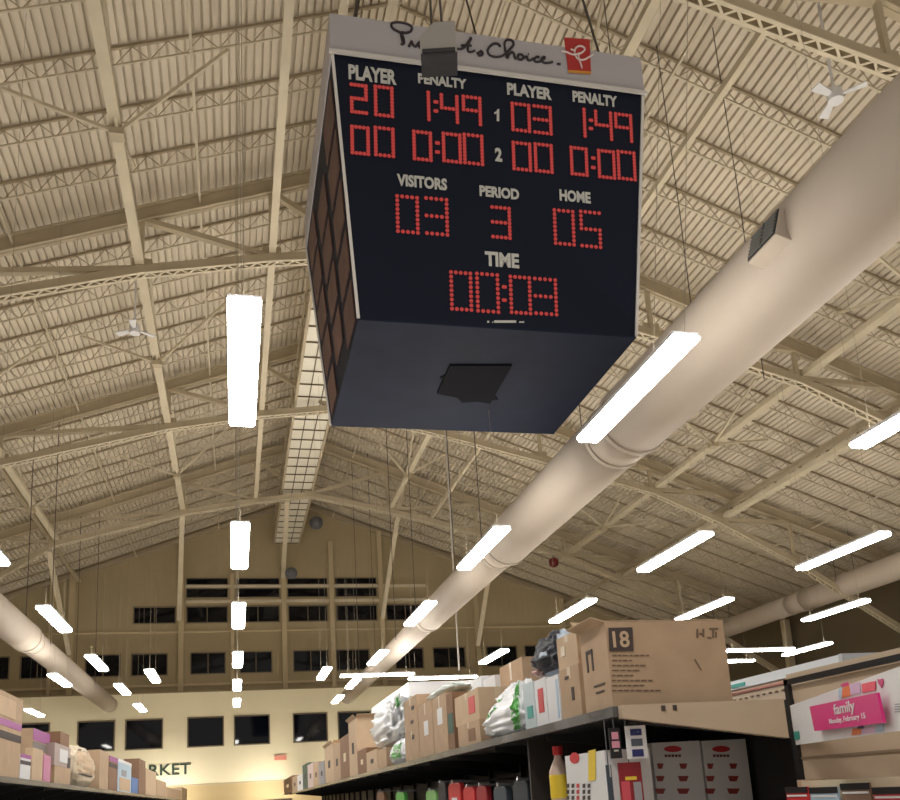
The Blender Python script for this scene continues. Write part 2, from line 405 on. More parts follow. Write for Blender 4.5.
duct('cream round air duct behind the eighteen carton at the far right', 21.6, 8.1, [(12,30,.44,.44),(30,31,.44,.4),(31,43.5,.4,.4)])
tk = 0
# duct hanger straps
for X, Z, r_, rows in [(5.3,6.4,.36,[19.5,27.6,36.3]),(-5.5,6.4,.36,[18.9,27.6,36.3]),(21.6,8.1,.43,[18.9,27.6,36.3])]:
    par = [o for o in bpy.data.objects if o.name.startswith('air_duct') and abs(o.location.x-X) < .01][0]
    for y in rows:
        for s_ in (-1, 1):
            b = MB(); b.tube([(s_*r_*.95, y, 0), (s_*r_*.95, y, roofz(X)-Z-.1)], .012, 5); b.build('hanger_rod', cableM, par)

# ================================================================ CEILING LIGHTS
def make_light():
    o = thing('tube_light', '', 'ceiling light')
    b = MB(); b.box(-.125, .125, -1.11, 1.11, .06, .10); b.build('housing', houseM, o)
    b = MB(); prof = [(-.125,.06),(-.125,.03),(-.10,.005),(.10,.005),(.125,.03),(.125,.06)]
    b.prism([(x,-1.12,z) for x, z in prof], (0,2.24,0)); b.build('lens', lensM, o)
    la = bpy.data.lights.new('roof_fill', 'AREA'); la.shape = 'RECTANGLE'; la.size = .2; la.size_y = 2.2; la.energy = ROOF_FILL; la.color = (1.0,.94,.84)
    lo = bpy.data.objects.new('roof_fill', la); C.objects.link(lo); lo.parent = o; lo.location = (0,0,.12); lo.rotation_euler = (math.pi,0,0)  # fill lamp added above the housing to brighten the roof
    return o
LT0 = make_light(); nlt = 0
def light(x, y, label, rot=0):
    global nlt
    o = LT0 if nlt == 0 else copy_tree(LT0); nlt += 1
    o.location = (x, y, 5.2); o.rotation_euler = (0,0,rot); o['label'] = label; o['group'] = 'long hanging tube lights'
    if nlt > 1:
        for c in [c for c in children(o) if c.name.startswith('suspension')]: bpy.data.objects.remove(c)
    for s_ in ((-1.1, -.5) if abs(x-3.74) < .01 and y < 8 else (-.9, .9)):
        wx = x - math.sin(rot)*s_; wy = y + math.cos(rot)*s_; top = roofz(wx)-.005
        if 1.4 < wx < 5.1 and 9.7 < wy < 12.9: top = 7.17                      # hangs from the scoreboard frame
        if abs(wx-2.57) < .2: top = 14.3
        if abs(wx-5.27) < .4 and y > 26: top = 6.1
        b = MB(); b.tube([(0, s_, .09), (1.5 if s_ == -.5 or s_ == -1.1 else 0, s_, top-5.2-(.5 if s_ in (-.5,-1.1) else 0))], .003, 4); b.build('suspension_cable', cableL, o)
rows = {-3.3:('row just left of the overhead row', [7.4,12.7,18.0,23.5,28.8,34.2]), .09:('row straight overhead', [2.3,7.3,12.9,17.9,23.5,28.6,33.6]),
        3.74:('row beside the big duct', [7.4,12.95,17.9,23.7,29.0,33.6]), 7.05:('row just right of the big duct', [7.3,13.1,17.8,24.0]),
        10.15:('second row right of the duct', [7.3,13.0,17.8]), 13.72:('third row right of the duct', [7.3,13.0,18.1])}
for x, (wh, ys) in rows.items():
    for i, y in enumerate(ys):
        light(x, y, '%s white tube light from the near end, %s' % (ORD[i], wh))
for x, y, lab, rot in [(-2.2,26.1,'small distant white tube light between the left row and the overhead row',0),(-4.65,26.4,'small distant white tube light above the left duct end',0),(-6.9,34.6,'distant white tube light beside the left shelf cartons, lowest at left',0),
        (2.57,26.5,'small distant white tube light halfway between the overhead row and the duct',0), (17.0,24.0,'white tube light farthest right, angled along the aisles',0),
        (15.35,23.9,'white tube light lying crosswise, upper of the pair right of the carton',math.pi/2),(15.4,26.2,'white tube light lying crosswise, lower of the pair right of the carton',math.pi/2),
        (4.25,27.1,'white tube light lying crosswise next to the duct end',math.pi/2),(6.55,28.2,'white tube light lying crosswise above the white canopy',math.pi/2)]:
    light(x, y, lab, rot)

# ================================================================ SCOREBOARD
ZB, ZT, ZTT = 7.2, 10.5, 11.06
BL, BR, BBR, BBL = Vector((1.47,9.72,ZB)), Vector((5.07,9.72,ZB)), Vector((5.07,12.9,ZB)), Vector((1.47,12.9,ZB))
TL, TR, TBR, TBL = Vector((1.21,9.27,ZT)), Vector((5.33,9.27,ZT)), Vector((5.33,13.35,ZT)), Vector((1.21,13.35,ZT))
sb = thing('scoreboard', 'huge dark hanging hockey scoreboard with red digits and a grey banner on top', 'scoreboard', (3.27, 11.3, ZB))
org = sb.location.copy()
def rel(p): return Vector(p)-org
def face_pt(px, py, off=0):
    n = (BR-BL).cross(TL-BL).normalized()
    if n.y > 0: n = -n
    r = ray(px,py); o = Vector((0,0,H)); t = (BL-o).dot(n)/r.dot(n); return o+r*t+n*off
FN = (BR-BL).cross(TL-BL).normalized(); FN = FN if FN.y < 0 else -FN
EX = Vector((1,0,0)); EY = (TL+TR-BL-BR).normalized()
b = MB(); b.hexa([rel(p) for p in (BL,BR,BBR,BBL,TL,TR,TBR,TBL)]); b.build('cabinet', boardM, sb)
u = Vector((0,0,-.02))
b = MB(); b.hexa([rel(p) for p in (BL+u,BR+u,BBR+u,BBL+u,BL,BR,BBR,BBL)]); b.build('underside_panel', boardU, sb)
hp = [onz(x,y,ZB-.045) for x,y in ((450,366),(512,366),(490,404),(437,394))]
b = MB(); b.prism([rel(p) for p in hp], (0,0,.025)); b.build('access_hatch', hatchM, sb)
hp = [onz(x,y,ZB-.035) for x,y in ((440,378),(470,366),(498,400),(462,403))]
b = MB(); b.prism([rel(p) for p in hp], (0,0,.015)); b.build('access_hatch', hatchM, sb)
# grey banner frame on top
bo = .03
b = MB(); b.hexa([rel(p) for p in (Vector((1.19,9.24,ZT)),Vector((5.35,9.24,ZT)),Vector((5.35,13.38,ZT)),Vector((1.19,13.38,ZT)),Vector((1.19,9.24,ZTT)),Vector((5.35,9.24,ZTT)),Vector((5.35,13.38,ZTT)),Vector((1.19,13.38,ZTT)))]); b.build('top_banner', bandM, sb)
b = MB(); b.box(*[q for q in (rel((1.17,0,0)).x, rel((5.37,0,0)).x)], rel((0,9.21,0)).y, rel((0,9.24,0)).y, ZT-ZB-.03, ZT-ZB+.02); b.build('edge_trim', aluM, sb)
for (p, q) in ((BL,TL),(BR,TR)):
    b = MB(); b.bar(rel(p+FN*.01), rel(q+FN*.01), .035, .03, upv=FN); b.build('edge_trim', aluM, sb)
b = MB(); b.bar(rel(BBL), rel(TBL), .04, .04); b.build('edge_trim', aluM, sb)
# left flank panels: staggered brownish plates with black frames
LN = (TL-BL).cross(BBL-BL).normalized(); LN = LN if LN.x < 0 else -LN
def flank(s, t): return (BL*(1-s)+BBL*s)*(1-t)+(TL*(1-s)+TBL*s)*t
for i in range(3):
    for j in range(5):
        s0, s1 = i*.32+.05, i*.32+.28; t0 = j*.195+.02 + (.09 if i % 2 else 0); t1 = t0+.15
        if t1 > .98: continue
        b = MB(); b.prism([rel(flank(s,t)+LN*.005) for s,t in ((s0,t0),(s1,t0),(s1,t1),(s0,t1))], LN*.015); q = b.build('side_panel', panelM, sb)
        for (a,c) in (((s0,t0),(s1,t0)),((s1,t0),(s1,t1)),((s1,t1),(s0,t1)),((s0,t1),(s0,t0))):
            pass
# captions
def cap(s, blx, bly, brx, bry, tlx, tly, name):
    a, c, d = face_pt(blx,bly,.008), face_pt(brx,bry,.008), face_pt(tlx,tly,.008)
    wd = (c-a).dot(EX); ht = (d-a).dot(EY)
    text(name, s, letterM, rel(a), EX, EY, wd, ht, sb, bold=.042)
cap('PLAYER', 348.5,79.5, 396.5,83.5, 348,64.5, 'caption_lettering'); cap('PENALTY', 418,83.5, 466.5,90, 417.5,73.5, 'caption_lettering')
cap('PLAYER', 507,95, 551.5,99, 506.5,83, 'caption_lettering'); cap('PENALTY', 572.5,102, 617,106, 572,91, 'caption_lettering')

a, c, d = face_pt(493.5,121.5,.006), face_pt(499,121.5,.006), face_pt(493.5,109.5,.006)
b = MB(); b.prism([rel(a+(c-a)*q+(d-a)*r_) for q, r_ in [(.55,0),(1,0),(1,1),(.7,1),(.5,.82),(.1,.72),(.1,.58),(.55,.66)]], FN*.004); b.build('caption_lettering', letterM, sb)
cap('2', 495,161.5, 502,161.5, 495,148, 'caption_lettering')
cap('VISITORS', 397,186, 447,190.5, 396.5,174, 'caption_lettering'); cap('PERIOD', 479.5,196.5, 519,199, 479.5,185.5, 'caption_lettering')
cap('HOME', 559.5,201, 590.5,203, 559.5,189.5, 'caption_lettering'); cap('TIME', 485,266, 519,267, 485,251.5, 'caption_lettering')
b = MB()
for (x0_, x1_, hgt) in [(487,489,2),(492,493,1.2),(494,516,2.4),(519,524,1.4)]:
    a, c, d = face_pt(x0_,323,.006), face_pt(x1_,323,.006), face_pt(x0_,323-hgt,.006)
    b.prism([rel(a), rel(c), rel(c+(d-a)), rel(d)], FN*.003)
b.build('maker_plate', letterM, sb)
# dot matrix digits, 5 x 9
G = {'0':[(c,r) for r in range(9) for c in (0,4)]+[(c,r) for c in (1,2,3) for r in (0,8)],
     '1':[(4,r) for r in range(9)],
     '2':[(c,8) for c in range(5)]+[(4,r) for r in (5,6,7)]+[(c,4) for c in range(5)]+[(0,r) for r in (1,2,3)]+[(c,0) for c in range(5)],
     '3':[(c,r) for c in range(4) for r in (0,4,8)]+[(4,r) for r in range(9)],
     '4':[(0,r) for r in (5,6,7,8)]+[(c,4) for c in range(4)]+[(4,r) for r in range(9)],
     '5':[(c,8) for c in range(5)]+[(0,r) for r in (5,6,7)]+[(c,4) for c in range(5)]+[(4,r) for r in (1,2,3)]+[(c,0) for c in range(5)],
     '9':[(c,8) for c in range(5)]+[(0,r) for r in (5,6,7)]+[(c,4) for c in range(4)]+[(4,r) for r in range(8)]+[(4,0)],
     ':':[(2,6),(2,2)]}
def digit(ch, x0_, y0_, x1_, y1_):
    """x0,x1 horizontal span, y0 top and y1 bottom of the left edge"""
    a = face_pt(x0_+.8, y1_-1, .01); d = face_pt(x0_+.8, y0_+1, .01); c = face_pt(x1_-.8, y1_-1, .01)
    wd = (c-a).dot(EX); ht = (d-a).dot(EY); r_ = .0265
    b = MB()
    for (cx, ry) in sorted(set(G[ch])):
        p = rel(a + EX*wd*cx/4 + EY*ht*ry/8)
        b.prism([p+EX*r_*math.cos(k*math.pi/3)+EY*r_*math.sin(k*math.pi/3) for k in range(6)], FN*.004)
    b.build('colon' if ch == ':' else 'led_digit', ledM, sb)
D = [('2',351,84,367,113),('0',375,86,393,116),('0',351.5,126,369,154),('0',375,127,394,156),
     ('1',411.5,90,429.5,119),('4',441,94.5,458,122),('9',463,96,481,124),('0',413.5,131,431.5,160),('0',443,133,461,162),('0',464,134,483,164),
     ('0',512,103,530,131),('3',534,105.5,551.5,133.5),('0',513,142,531,170),('0',535,143.5,552.5,172),
     ('1',567.5,107,585.5,135.5),('4',595.5,111,612,139),('9',615.5,113.5,632,141),('0',571,147,587.5,175),('0',598.5,150,615,178),('0',618,151,635.5,179.5),
     ('0',397,195.5,418.5,232.5),('3',426,197.5,448,234.5),('3',492,206.5,510.5,238),('0',554.5,209.5,574.5,244.5),('5',581,211,601,247),
     ('0',451,271.5,472,310),('0',477,273,499,312),('0',510.5,276,531,313.5),('3',535,278,557,314.5)]
for d in D: digit(*d)
def colon(px, pys):
    b = MB()
    for py in pys:
        for dx in (-.014, .014):
            p = rel(face_pt(px, py, .01)+EX*dx)
            b.prism([p+EX*.02*math.cos(k*math.pi/3)+EY*.026*math.sin(k*math.pi/3) for k in range(6)], FN*.004)
    b.build('colon', ledM, sb)
for px, pys in [(435.7,(102.5,111.5)),(437.3,(143.5,152.5)),(590.6,(120.8,129)),(593,(158.5,168)),(504,(287.3,300.5))]: colon(px, pys)
# script lettering and red square on the banner
def band(zx, zy, off=.006):    # zoom pixels -> banner plane
    return rel(ony(380+zx/4.09, 10+zy/4.09, 9.24-off))
STROKES = [[(85,140),(96,138),(97,118),(85,95),(58,80),(47,66),(50,54),(72,50),(108,56),(130,70),(124,88),(102,94),(86,90)],
 [(84,92),(90,120),(97,140)], [(118,150),(124,138),(130,128),(133,140),(145,150),(154,140)],
 [(154,140),(164,130),(170,140),(160,150),(172,156),(184,146),(192,140),(186,152),(198,160),(206,148),(212,158),(224,152),(232,146),(226,160),(238,162),(246,120)],
 [(246,120),(246,160),(258,158),(266,150),(262,160),(274,164),(282,150),(284,166),(292,152),(300,164),(310,158)],
 [(310,158),(330,160),(345,152),(362,130),(368,122),(360,150),(360,168),(372,172),(388,166)], [(332,146),(350,144),(374,146)], [(368,112),(373,118),(366,126)],
 [(396,178),(408,172),(414,168),(420,180),(410,186),(400,184)],
 [(492,150),(484,140),(466,138),(448,150),(440,168),(448,184),(470,192),(494,190),(512,180),(530,162),(546,142),(540,126),(520,122),(510,134),(512,164),(520,196),(528,182),(540,172),(548,180),(552,198),(562,198)],
 [(562,198),(566,184),(578,182),(586,190),(580,202),(566,202)],[(584,200),(600,190),(604,204),(614,206),(628,198)],[(606,180),(609,181)],
 [(652,194),(640,192),(630,202),(638,212),(656,210),(668,202),(674,194),(664,194),(660,206),(672,216),(692,216),(706,212)],[(724,220),(738,222)]]
def smooth(pts):
    out = []
    for i in range(len(pts)-1):
        p0 = pts[max(i-1,0)]; p1 = pts[i]; p2 = pts[i+1]; p3 = pts[min(i+2,len(pts)-1)]
        for k in range(5):
            t = k/5; out.append(tuple(.5*((2*p1[j])+(-p0[j]+p2[j])*t+(2*p0[j]-5*p1[j]+4*p2[j]-p3[j])*t*t+(-p0[j]+3*p1[j]-3*p2[j]+p3[j])*t**3) for j in (0,1)))
    out.append(pts[-1]); return out
b = MB()
for s_ in STROKES:
    q = smooth(s_) if len(s_) > 2 else s_
    b.tube([band(x, y) for x, y in q], .017, 5)
b.build('script_lettering', mat('ink_black', (.02,.015,.02), .5), sb)
b = MB(); b.prism([band(752,114,.004), band(857,122,.004), band(862,262,.004), band(770,256,.004)], (0,-.01,0)); rs = b.build('emblem_square', mat('emblem_red', (.42,.02,.02), .5), sb)
b = MB(); b.prism([band(769,246,.016), band(862,252,.016), band(862,262,.016), band(770,256,.016)], (0,-.004,0)); b.build('orange_stripe', mat('emblem_orange', (.6,.25,.03), .5), rs)
b = MB()
for s_ in [[(744,168),(764,172),(790,182),(822,176),(838,160),(824,148),(804,152),(796,172),(806,196),(830,204),(856,192),(872,182)],[(812,176),(814,200),(822,222),(826,238)],[(780,160),(800,168)]]:
    b.tube([band(x, y, .022) for x, y in smooth(s_)], .012, 5)
b.build('emblem_scribble', mat('emblem_white', (.7,.6,.58), .5), rs)
# suspension: cables and hoist cradle
for (x, y) in ((1.5,9.6),(5.0,9.6),(5.0,13.0),(1.5,13.0)):
    b = MB(); b.tube([rel((x,y,ZTT)), rel((3.2+(x-3.2)*.45,y,roofz(3.2+(x-3.2)*.45)-.1))], .018, 5); b.build('hoist_cable', cableM, sb)
# box hanging in front of the banner
hb = thing('hanging_speaker', 'small grey speaker box hanging in front of the scoreboard banner', 'speaker', (2.25, 8.15, 9.46)); hb.rotation_euler = (0,0,math.radians(-14))
b = MB(); b.prism([(-.2,-.16,0),(.2,-.16,0),(.2,-.16,.42),(-.04,-.16,.42),(-.2,-.16,.24)], (0,.3,0)); b.build('speaker_body', mat('speaker_grey', (.36,.34,.31), .5), hb, bevel=.01)
b = MB(); b.box(-.2,.2,-.17,.13,-.03,0); b.build('speaker_grille', mat('speaker_dark', (.03,.03,.035), .6), hb)
b = MB(); b.box(-.18,.18,-.175,-.16,0.01,.06); b.build('speaker_grille', mat('speaker_dark', (.03,.03,.035), .6), hb)
for x in (-.06, .06): b = MB(); b.tube([(x,0,.40),(x*.5,0.1,3.0),(x,0,7.0)], .014, 5); b.build('hanging_cable', cableM, hb)

# ================================================================ SMALL ROOF THINGS
def fan(x, y, z, a0, lab):
    o = thing('ceiling_fan', lab, 'ceiling fan', (x, y, z), a0, 'white ceiling fans')
    b = MB(); b.tube([(0,0,-.1),(0,0,.1)], .13, 16); b.build('motor_hub', whiteM, o)
    b = MB(); b.tube([(0,0,.1),(0,0,roofz(x)-z-.05)], .025, 6); b.build('drop_rod', whiteM, o)
    for k in range(3):
        a = k*2*math.pi/3; c, s_ = math.cos(a), math.sin(a)
        def P(r, w, z=0): return (c*r-s_*w, s_*r+c*w, z)
        b = MB(); b.hexa([P(.1,-.04,-.02),P(.5,-.085,-.03),P(.5,.085,0),P(.1,.04,.0),P(.1,-.04,0),P(.5,-.085,-.01),P(.5,.085,.02),P(.1,.04,.02)]); b.build('blade', whiteM, o)
fan(9.85, 10.95, 12.6, math.radians(196), 'white three bladed ceiling fan at the upper right beside the duct')
fan(-2.3, 21.0, 13.0, math.radians(150), 'white three bladed ceiling fan left of the overhead lights')
for (x,y,z,r_,lab) in [(4.0,43.6,15.2,.34,'grey horn loudspeaker high on the gable wall under the ridge'),(2.75,43.9,12.7,.3,'small grey horn loudspeaker at the foot of the ridge catwalk')]:
    o = thing('horn_speaker', lab, 'loudspeaker', (x,y,z))
    b = MB(); b.tube([(0,0,.1),(0,-.1,.05),(0,-.35,-.05),(0,-.55,-.15)], [.12,.15,r_*.8,r_], 20); b.build('horn', mat('horn_grey', (.14,.14,.15), .5), o, smooth=True)
    b = MB(); b.box(-.06,.06,-.05,YF-y-.05,.0,.12); b.build('bracket', joistM, o)
o = thing('alarm_beacon', 'small dark red alarm beacon hanging under the right of the end truss', 'beacon', (13.74, 36.3, 11.3))
b = MB(); b.tube([(0,0,-.28),(0,0,-.2),(0,0,.05),(0,0,.15)], [.08,.2,.22,.1], 14); b.build('beacon_lens', mat('beacon_red', (.16,.01,.01), .3), o, smooth=True)
b = MB(); b.tube([(0,0,.15),(0,0,.4)], .03, 6); b.build('stem', joistM, o)
# loose drop wires
for i, (x, y, z0, lab) in enumerate([(7.9,13.0,8.0,'thin dark drop wire right of the scoreboard, touching down near the register box'),(6.1,11.5,9.2,'thin dark drop wire close to the right edge of the scoreboard'),(6.9,16,8.2,'thin dark drop wire above the big duct midway'),
                                     (8.6,12.2,8.0,'thin dark drop wire farthest right above the big duct'),(6.8,27.0,5.3,'long pale rope hanging behind the green and white bag'),(-4.8,12.0,11.0,'thin dark wire hanging at the upper left')]):
    b = MB(); b.tube([(0,0,0),(.03,0,(roofz(x)-z0)*.5),(0,0,roofz(x)-z0-.02)], .011 if i != 4 else .03, 4); tag(b.build('drop_wire', cableM if i != 4 else mat('pale_rope',(.5,.46,.4),.7), None, loc=(x,y,z0)), lab, 'wire', 'drop wires')

# added fill lights, kept out of sight, to brighten the pale wall
for i, x in enumerate((-13.5,-8.2,-3.0,1.6,6.4,11.5,16.5)):
    o = thing('wall_fill_light', 'low wall washer light at the foot of the pale far wall, %s from the left' % ORD[i], 'wall light', (x,42.3,0), 0, 'wall washers')
    b = MB(); b.box(-.9,.9,-.15,.15,1.65,1.8); b.build('fill_housing', joistM, o)
    b = MB(); b.box(-.06,.06,-.06,.06,0,1.65); b.build('fill_post', joistM, o)
    la = bpy.data.lights.new('wall_fill_lamp', 'AREA'); la.shape = 'RECTANGLE'; la.size = 1.7; la.size_y = .25; la.energy = 150 if x > 4 else 105; la.color = (1,.95,.83)
    lo = bpy.data.objects.new('wall_fill_lamp', la); C.objects.link(lo); lo.parent = o; lo.location = (0,0,1.82); lo.rotation_euler = (math.radians(122),0,0)
# writing on the pale wall
t_ = text('wall_lettering', 'MARKET', mat('dark_green_letters', (.03,.06,.04), .5), (-4.98, YP-.02, 3.16), (1,0,0), (0,0,1), 3.0, .5, None, bold=.012, depth=.03)
tag(t_, 'dark serif style wall lettering ending in RKET on the pale far wall', 'lettering')
b = MB(); b.box(-.28,.28,-.08,0,-.11,.11); ex = b.build('exit_sign', mat('exit_red', (.80,.30,.22), .5), None, loc=(2.1,YP,3.7)); tag(ex, 'small faded red exit sign on the pale far wall', 'sign')

# ================================================================ RIGHT SHELF
def azdir(px, py):
    r = ray(px, py); v = Vector((r.x, r.y, 0)); return v.normalized()
class Aisle:
    def __init__(s, corner, d, side):      # side +1: shelf lies to the right of its front line
        s.c = Vector(corner); s.d = d; s.n = Vector((d.y, -d.x, 0))*side; s.side = side
    def uz(s, px, py, v=.03):
        nn = s.n; r = ray(px, py); t = ((s.c-Vector((0,0,H))).dot(nn)+v - 0)/r.dot(nn) if False else ((Vector((s.c.x,s.c.y,0)).dot(nn)+v)/Vector((r.x,r.y,0)).dot(nn))
        p = r*t; return (Vector((p.x,p.y,0))-Vector((s.c.x,s.c.y,0))).dot(s.d), p.z+H
    def P(s, u, v, z): q = Vector((s.c.x,s.c.y,0))+s.d*u+s.n*v; return Vector((q.x,q.y,z))
    def vz(s, px, py, u):                   # on the plane across the shelf at u
        r = ray(px, py); t = (Vector((s.c.x,s.c.y,0)).dot(s.d)+u)/Vector((r.x,r.y,0)).dot(s.d); p = r*t
        return (Vector((p.x,p.y,0))-Vector((s.c.x,s.c.y,0))).dot(s.n), p.z+H
ZS = 1.957
AR = Aisle((1.78,4.02,0), azdir(244,805.5), 1)
AL = Aisle((-1.90,2.0,0), azdir(233,806.1), -1)
def abox(A, mb, u0,u1,v0,v1,z0,z1, m=None, org=None):
    p = [A.P(u0,v0,z0),A.P(u0,v1,z0),A.P(u1,v1,z0),A.P(u1,v0,z0),A.P(u0,v0,z1),A.P(u0,v1,z1),A.P(u1,v1,z1),A.P(u1,v0,z1)]
    if org: p = [q-org for q in p]
    if A.side < 0: p = [p[1],p[0],p[3],p[2],p[5],p[4],p[7],p[6]]
    mb.hexa(p, m); return mb
def shelf(A, name, label, ulen, depth, u_start=0, lower=True):
    o = thing(name, label, 'store shelf', A.P(u_start,0,0)); og = o.location.copy()
    u0, u1 = u_start, u_start+ulen
    abox(A, MB(), u0,u1, .0,depth, ZS-.045, ZS, org=og).build('top_shelf', shelfM, o)
    abox(A, MB(), u0,u1, -.028,-.001, ZS-.05, ZS+.0, org=og).build('price_rail', railM, o)
    abox(A, MB(), u0,u1, depth-.05,depth-.01, .1, ZS-.046, org=og).build('back_panel', shelfM, o)
    abox(A, MB(), u0,u1, .02,depth, 0, .12, org=og).build('base', shelfM, o)
    abox(A, MB(), u0,u1, .03,depth-.06, 1.28, 1.31, org=og).build('middle_shelf', shelfM, o)
    u = u0
    while u < u1:
        abox(A, MB(), u,u+.04, depth-.09,depth-.05, .12, ZS-.046, org=og).build('upright', shelfM, o)
        # cantilever brackets below the top shelf
        p = [A.P(u+.01,.06,ZS-.046),A.P(u+.01,depth-.1,ZS-.046),A.P(u+.01,depth-.1,ZS-.2),A.P(u+.01,.06,ZS-.08)]
        MB().prism([q-og for q in p], A.d*.02).build('bracket', shelfM, o); u += 1.22
    return o
rshelf = shelf(AR, 'gondola_shelf', 'long black store shelf on the right stacked with cartons and bags', 30.0, 1.08)
lshelf = shelf(AL, 'gondola_shelf', 'long black store shelf on the left stacked with cartons', 38.0, .62)
# beige end bracket panel of the right shelf
og = rshelf.location.copy()
p = [AR.P(-.05,0.0,ZS),AR.P(-.05,.86,ZS-.0),AR.P(-.05,.86,1.765),AR.P(-.05,0.0,ZS-.06)]
MB().prism([q-og for q in p], AR.d*.045).build('end_panel', beigeM, rshelf)
b = MB()
for v in (.20,.26): 
    q = AR.P(-.056,v,ZS-.035); b.prism([q-og, q-og+AR.n*.02, q-og+AR.n*.02+Vector((0,0,.025)), q-og+Vector((0,0,.025))], AR.d*.004)
b.build('print_mark', inkM, rshelf)
abox(AR, MB(), 1.6,1.63, .05,1.02, 1.31, ZS-.05, org=og).build('divider_panel', mat('dark_perforated', (.035,.028,.025), .6), rshelf)

GC = 'cartons on the right shelf'; GL = 'cartons on the left shelf'
def carton(A, label, u0, u1, z0, z1, m=None, v0=.03, v1=.36, open_=False, marks=(), tape=True, name='carton', cat='carton', group=None, gap=.006):
    m = m or cartM
    u0, u1 = min(u0,u1)+gap/2, max(u0,u1)-gap/2
    if u1-u0 < .03: u1 = u0+.03
    og = A.P((u0+u1)/2, (v0+v1)/2, z0)
    o = thing(name, label, cat, og, 0, group)
    body = abox(A, MB(), u0,u1,v0,v1,z0,z1, org=og).build('box_body', m, o)
    if tape:
        vm = (v0+v1)/2
        abox(A, MB(), u0-.0015,u0, vm-.025,vm+.025, z1-(z1-z0)*.3, z1, org=og).build('tape_strip', tapeM, o)
        um = (u0+u1)/2; hw = min(.025, (u1-u0)*.15)
        abox(A, MB(), um-hw,um+hw, v0-.0015,v0, z1-(z1-z0)*.22, z1, org=og).build('tape_strip', tapeM, o)
    for (kind, a0,a1,b0,b1, mm, nm) in marks:   # a along the face 0..1, b height 0..1; kind 's' aisle side, 'e' near end
        if kind == 's': abox(A, MB(), u0+(u1-u0)*a0, u0+(u1-u0)*a1, v0-.004, v0-.0005, z0+(z1-z0)*b0, z0+(z1-z0)*b1, org=og).build(nm, mm, o)
        else: abox(A, MB(), u0-.004, u0-.0005, v0+(v1-v0)*a0, v0+(v1-v0)*a1, z0+(z1-z0)*b0, z0+(z1-z0)*b1, org=og).build(nm, mm, o)
    if open_:
        for (ua,ub,va,vb,du,dv) in ((u0,u0,v0,v1,-.07,0),(u1,u1,v0,v1,.07,0),(u0,u1,v0,v0,0,-.05),(u0,u1,v1,v1,0,.07)):
            q = [A.P(ua,va,z1),A.P(ub,vb,z1),A.P(ub+du,vb+dv,z1+.05),A.P(ua+du,va+dv,z1+.05)]
            MB().prism([x-og for x in q], (0,0,.004)).build('flap', cartL, o)
    return o
def pxc(A, label, xf, xn, yt, yb=None, z0=None, v0=.03, **k):
    """carton whose aisle face spans the columns xf..xn"""
    # u from the column alone: solve on the shelf line
    def ucol(x, z):
        lo, hi = 0., 200.
        y = 720.
        for _ in range(25):
            u, zz = A.uz(x, y, v0); y += (zz-z)*(940/max(1.,(A.c.y+max(u,0)))) ; 
        return u
    z0 = ZS if z0 is None else z0
    un, uf = ucol(xn, z0), ucol(xf, z0)
    zt = A.uz(xn, yt, v0)[1]
    # height from pixel span when given a bottom row
    if yb is not None: zt = z0 + (yb-yt)/940*(A.c.y+un)
    return carton(A, label, un, uf, z0, zt, v0=v0, **k), un, uf, zt

# --- the big carton with the number
uN = AR.uz(613,705)[0]; uFar = uN+.36
vR = AR.vz(733,702,uN)[0]; zT = AR.vz(607,622,uN)[1]
og = AR.P(uN+.2,.35,ZS)
bx = thing('carton', 'big brown carton printed with a large 18, at the near end of the right shelf', 'carton', og, 0, GC)
abox(AR, MB(), uN,uFar,.03,vR,ZS,zT, org=og).build('box_body', cartM, bx)
def fp(px, py, off=.004): v, z = AR.vz(px, py, uN); return AR.P(uN-off, v, z)-og
MB().prism([fp(609,651.5),fp(633,651),fp(632,627.5),fp(608,628)], -AR.d*.002).build('number_square', inkM, bx)
a, c, d = fp(613,648,.007), fp(629.5,647.5,.007), fp(612.5,631.5,.007)
text('number_lettering', '18', cartL, a, (c-a), Vector((0,0,1)), (c-a).length, (d-a).length, bx, bold=.02, depth=.002)
b = MB()
for i in range(8):
    y = 655+i*5; n = [36,20,34,26,22,40,30,45][i]
    x = 612.0
    while x < 612+n:
        wd = random.uniform(3,7); b.prism([fp(x,y+1.2,.003),fp(x+wd,y+1.1,.003),fp(x+wd,y-.2,.003),fp(x,y-.1,.003)], -AR.d*.001); x += wd+1.2
b.build('printed_lines', mat('faded_ink',(.17,.11,.075),.7), bx)
b = MB()
for (x, y, w_, h_) in [(696,629,2,9),(699,633,3,2),(702,629,2,8),(709,628,9,1.6),(712,630,1.6,8),(707,637,4,1.6),(715,632,1.5,6)]:
    b.prism([fp(x,y+h_,.003),fp(x+w_,y+h_,.003),fp(x+w_,y,.003),fp(x,y,.003)], -AR.d*.001)
b.build('handling_mark', mat('faded_ink',(.17,.11,.075),.7), bx)
b = MB(); b.prism([fp(694,660,.003),fp(701,671,.003),fp(701.5,670,.003),fp(695,659,.003)], -AR.d*.001); b.build('scuff_mark', mat('faded_ink',(.17,.11,.075),.7), bx)
b = MB()
for (s0,s1,t0,t1) in [(.55,.8,.72,.76),(.55,.6,.5,.76),(.75,.8,.5,.76),(.2,.6,.3,.32),(.25,.55,.22,.24)]:
    b = MB()
    u0_, u1_ = uN+.36*s0, uN+.36*s1; z0_, z1_ = ZS+(zT-ZS)*t0, ZS+(zT-ZS)*t1
    abox(AR, b, u0_,u1_,.026,.0295,z0_,z1_, org=og); b.build('side_print', inkM, bx)
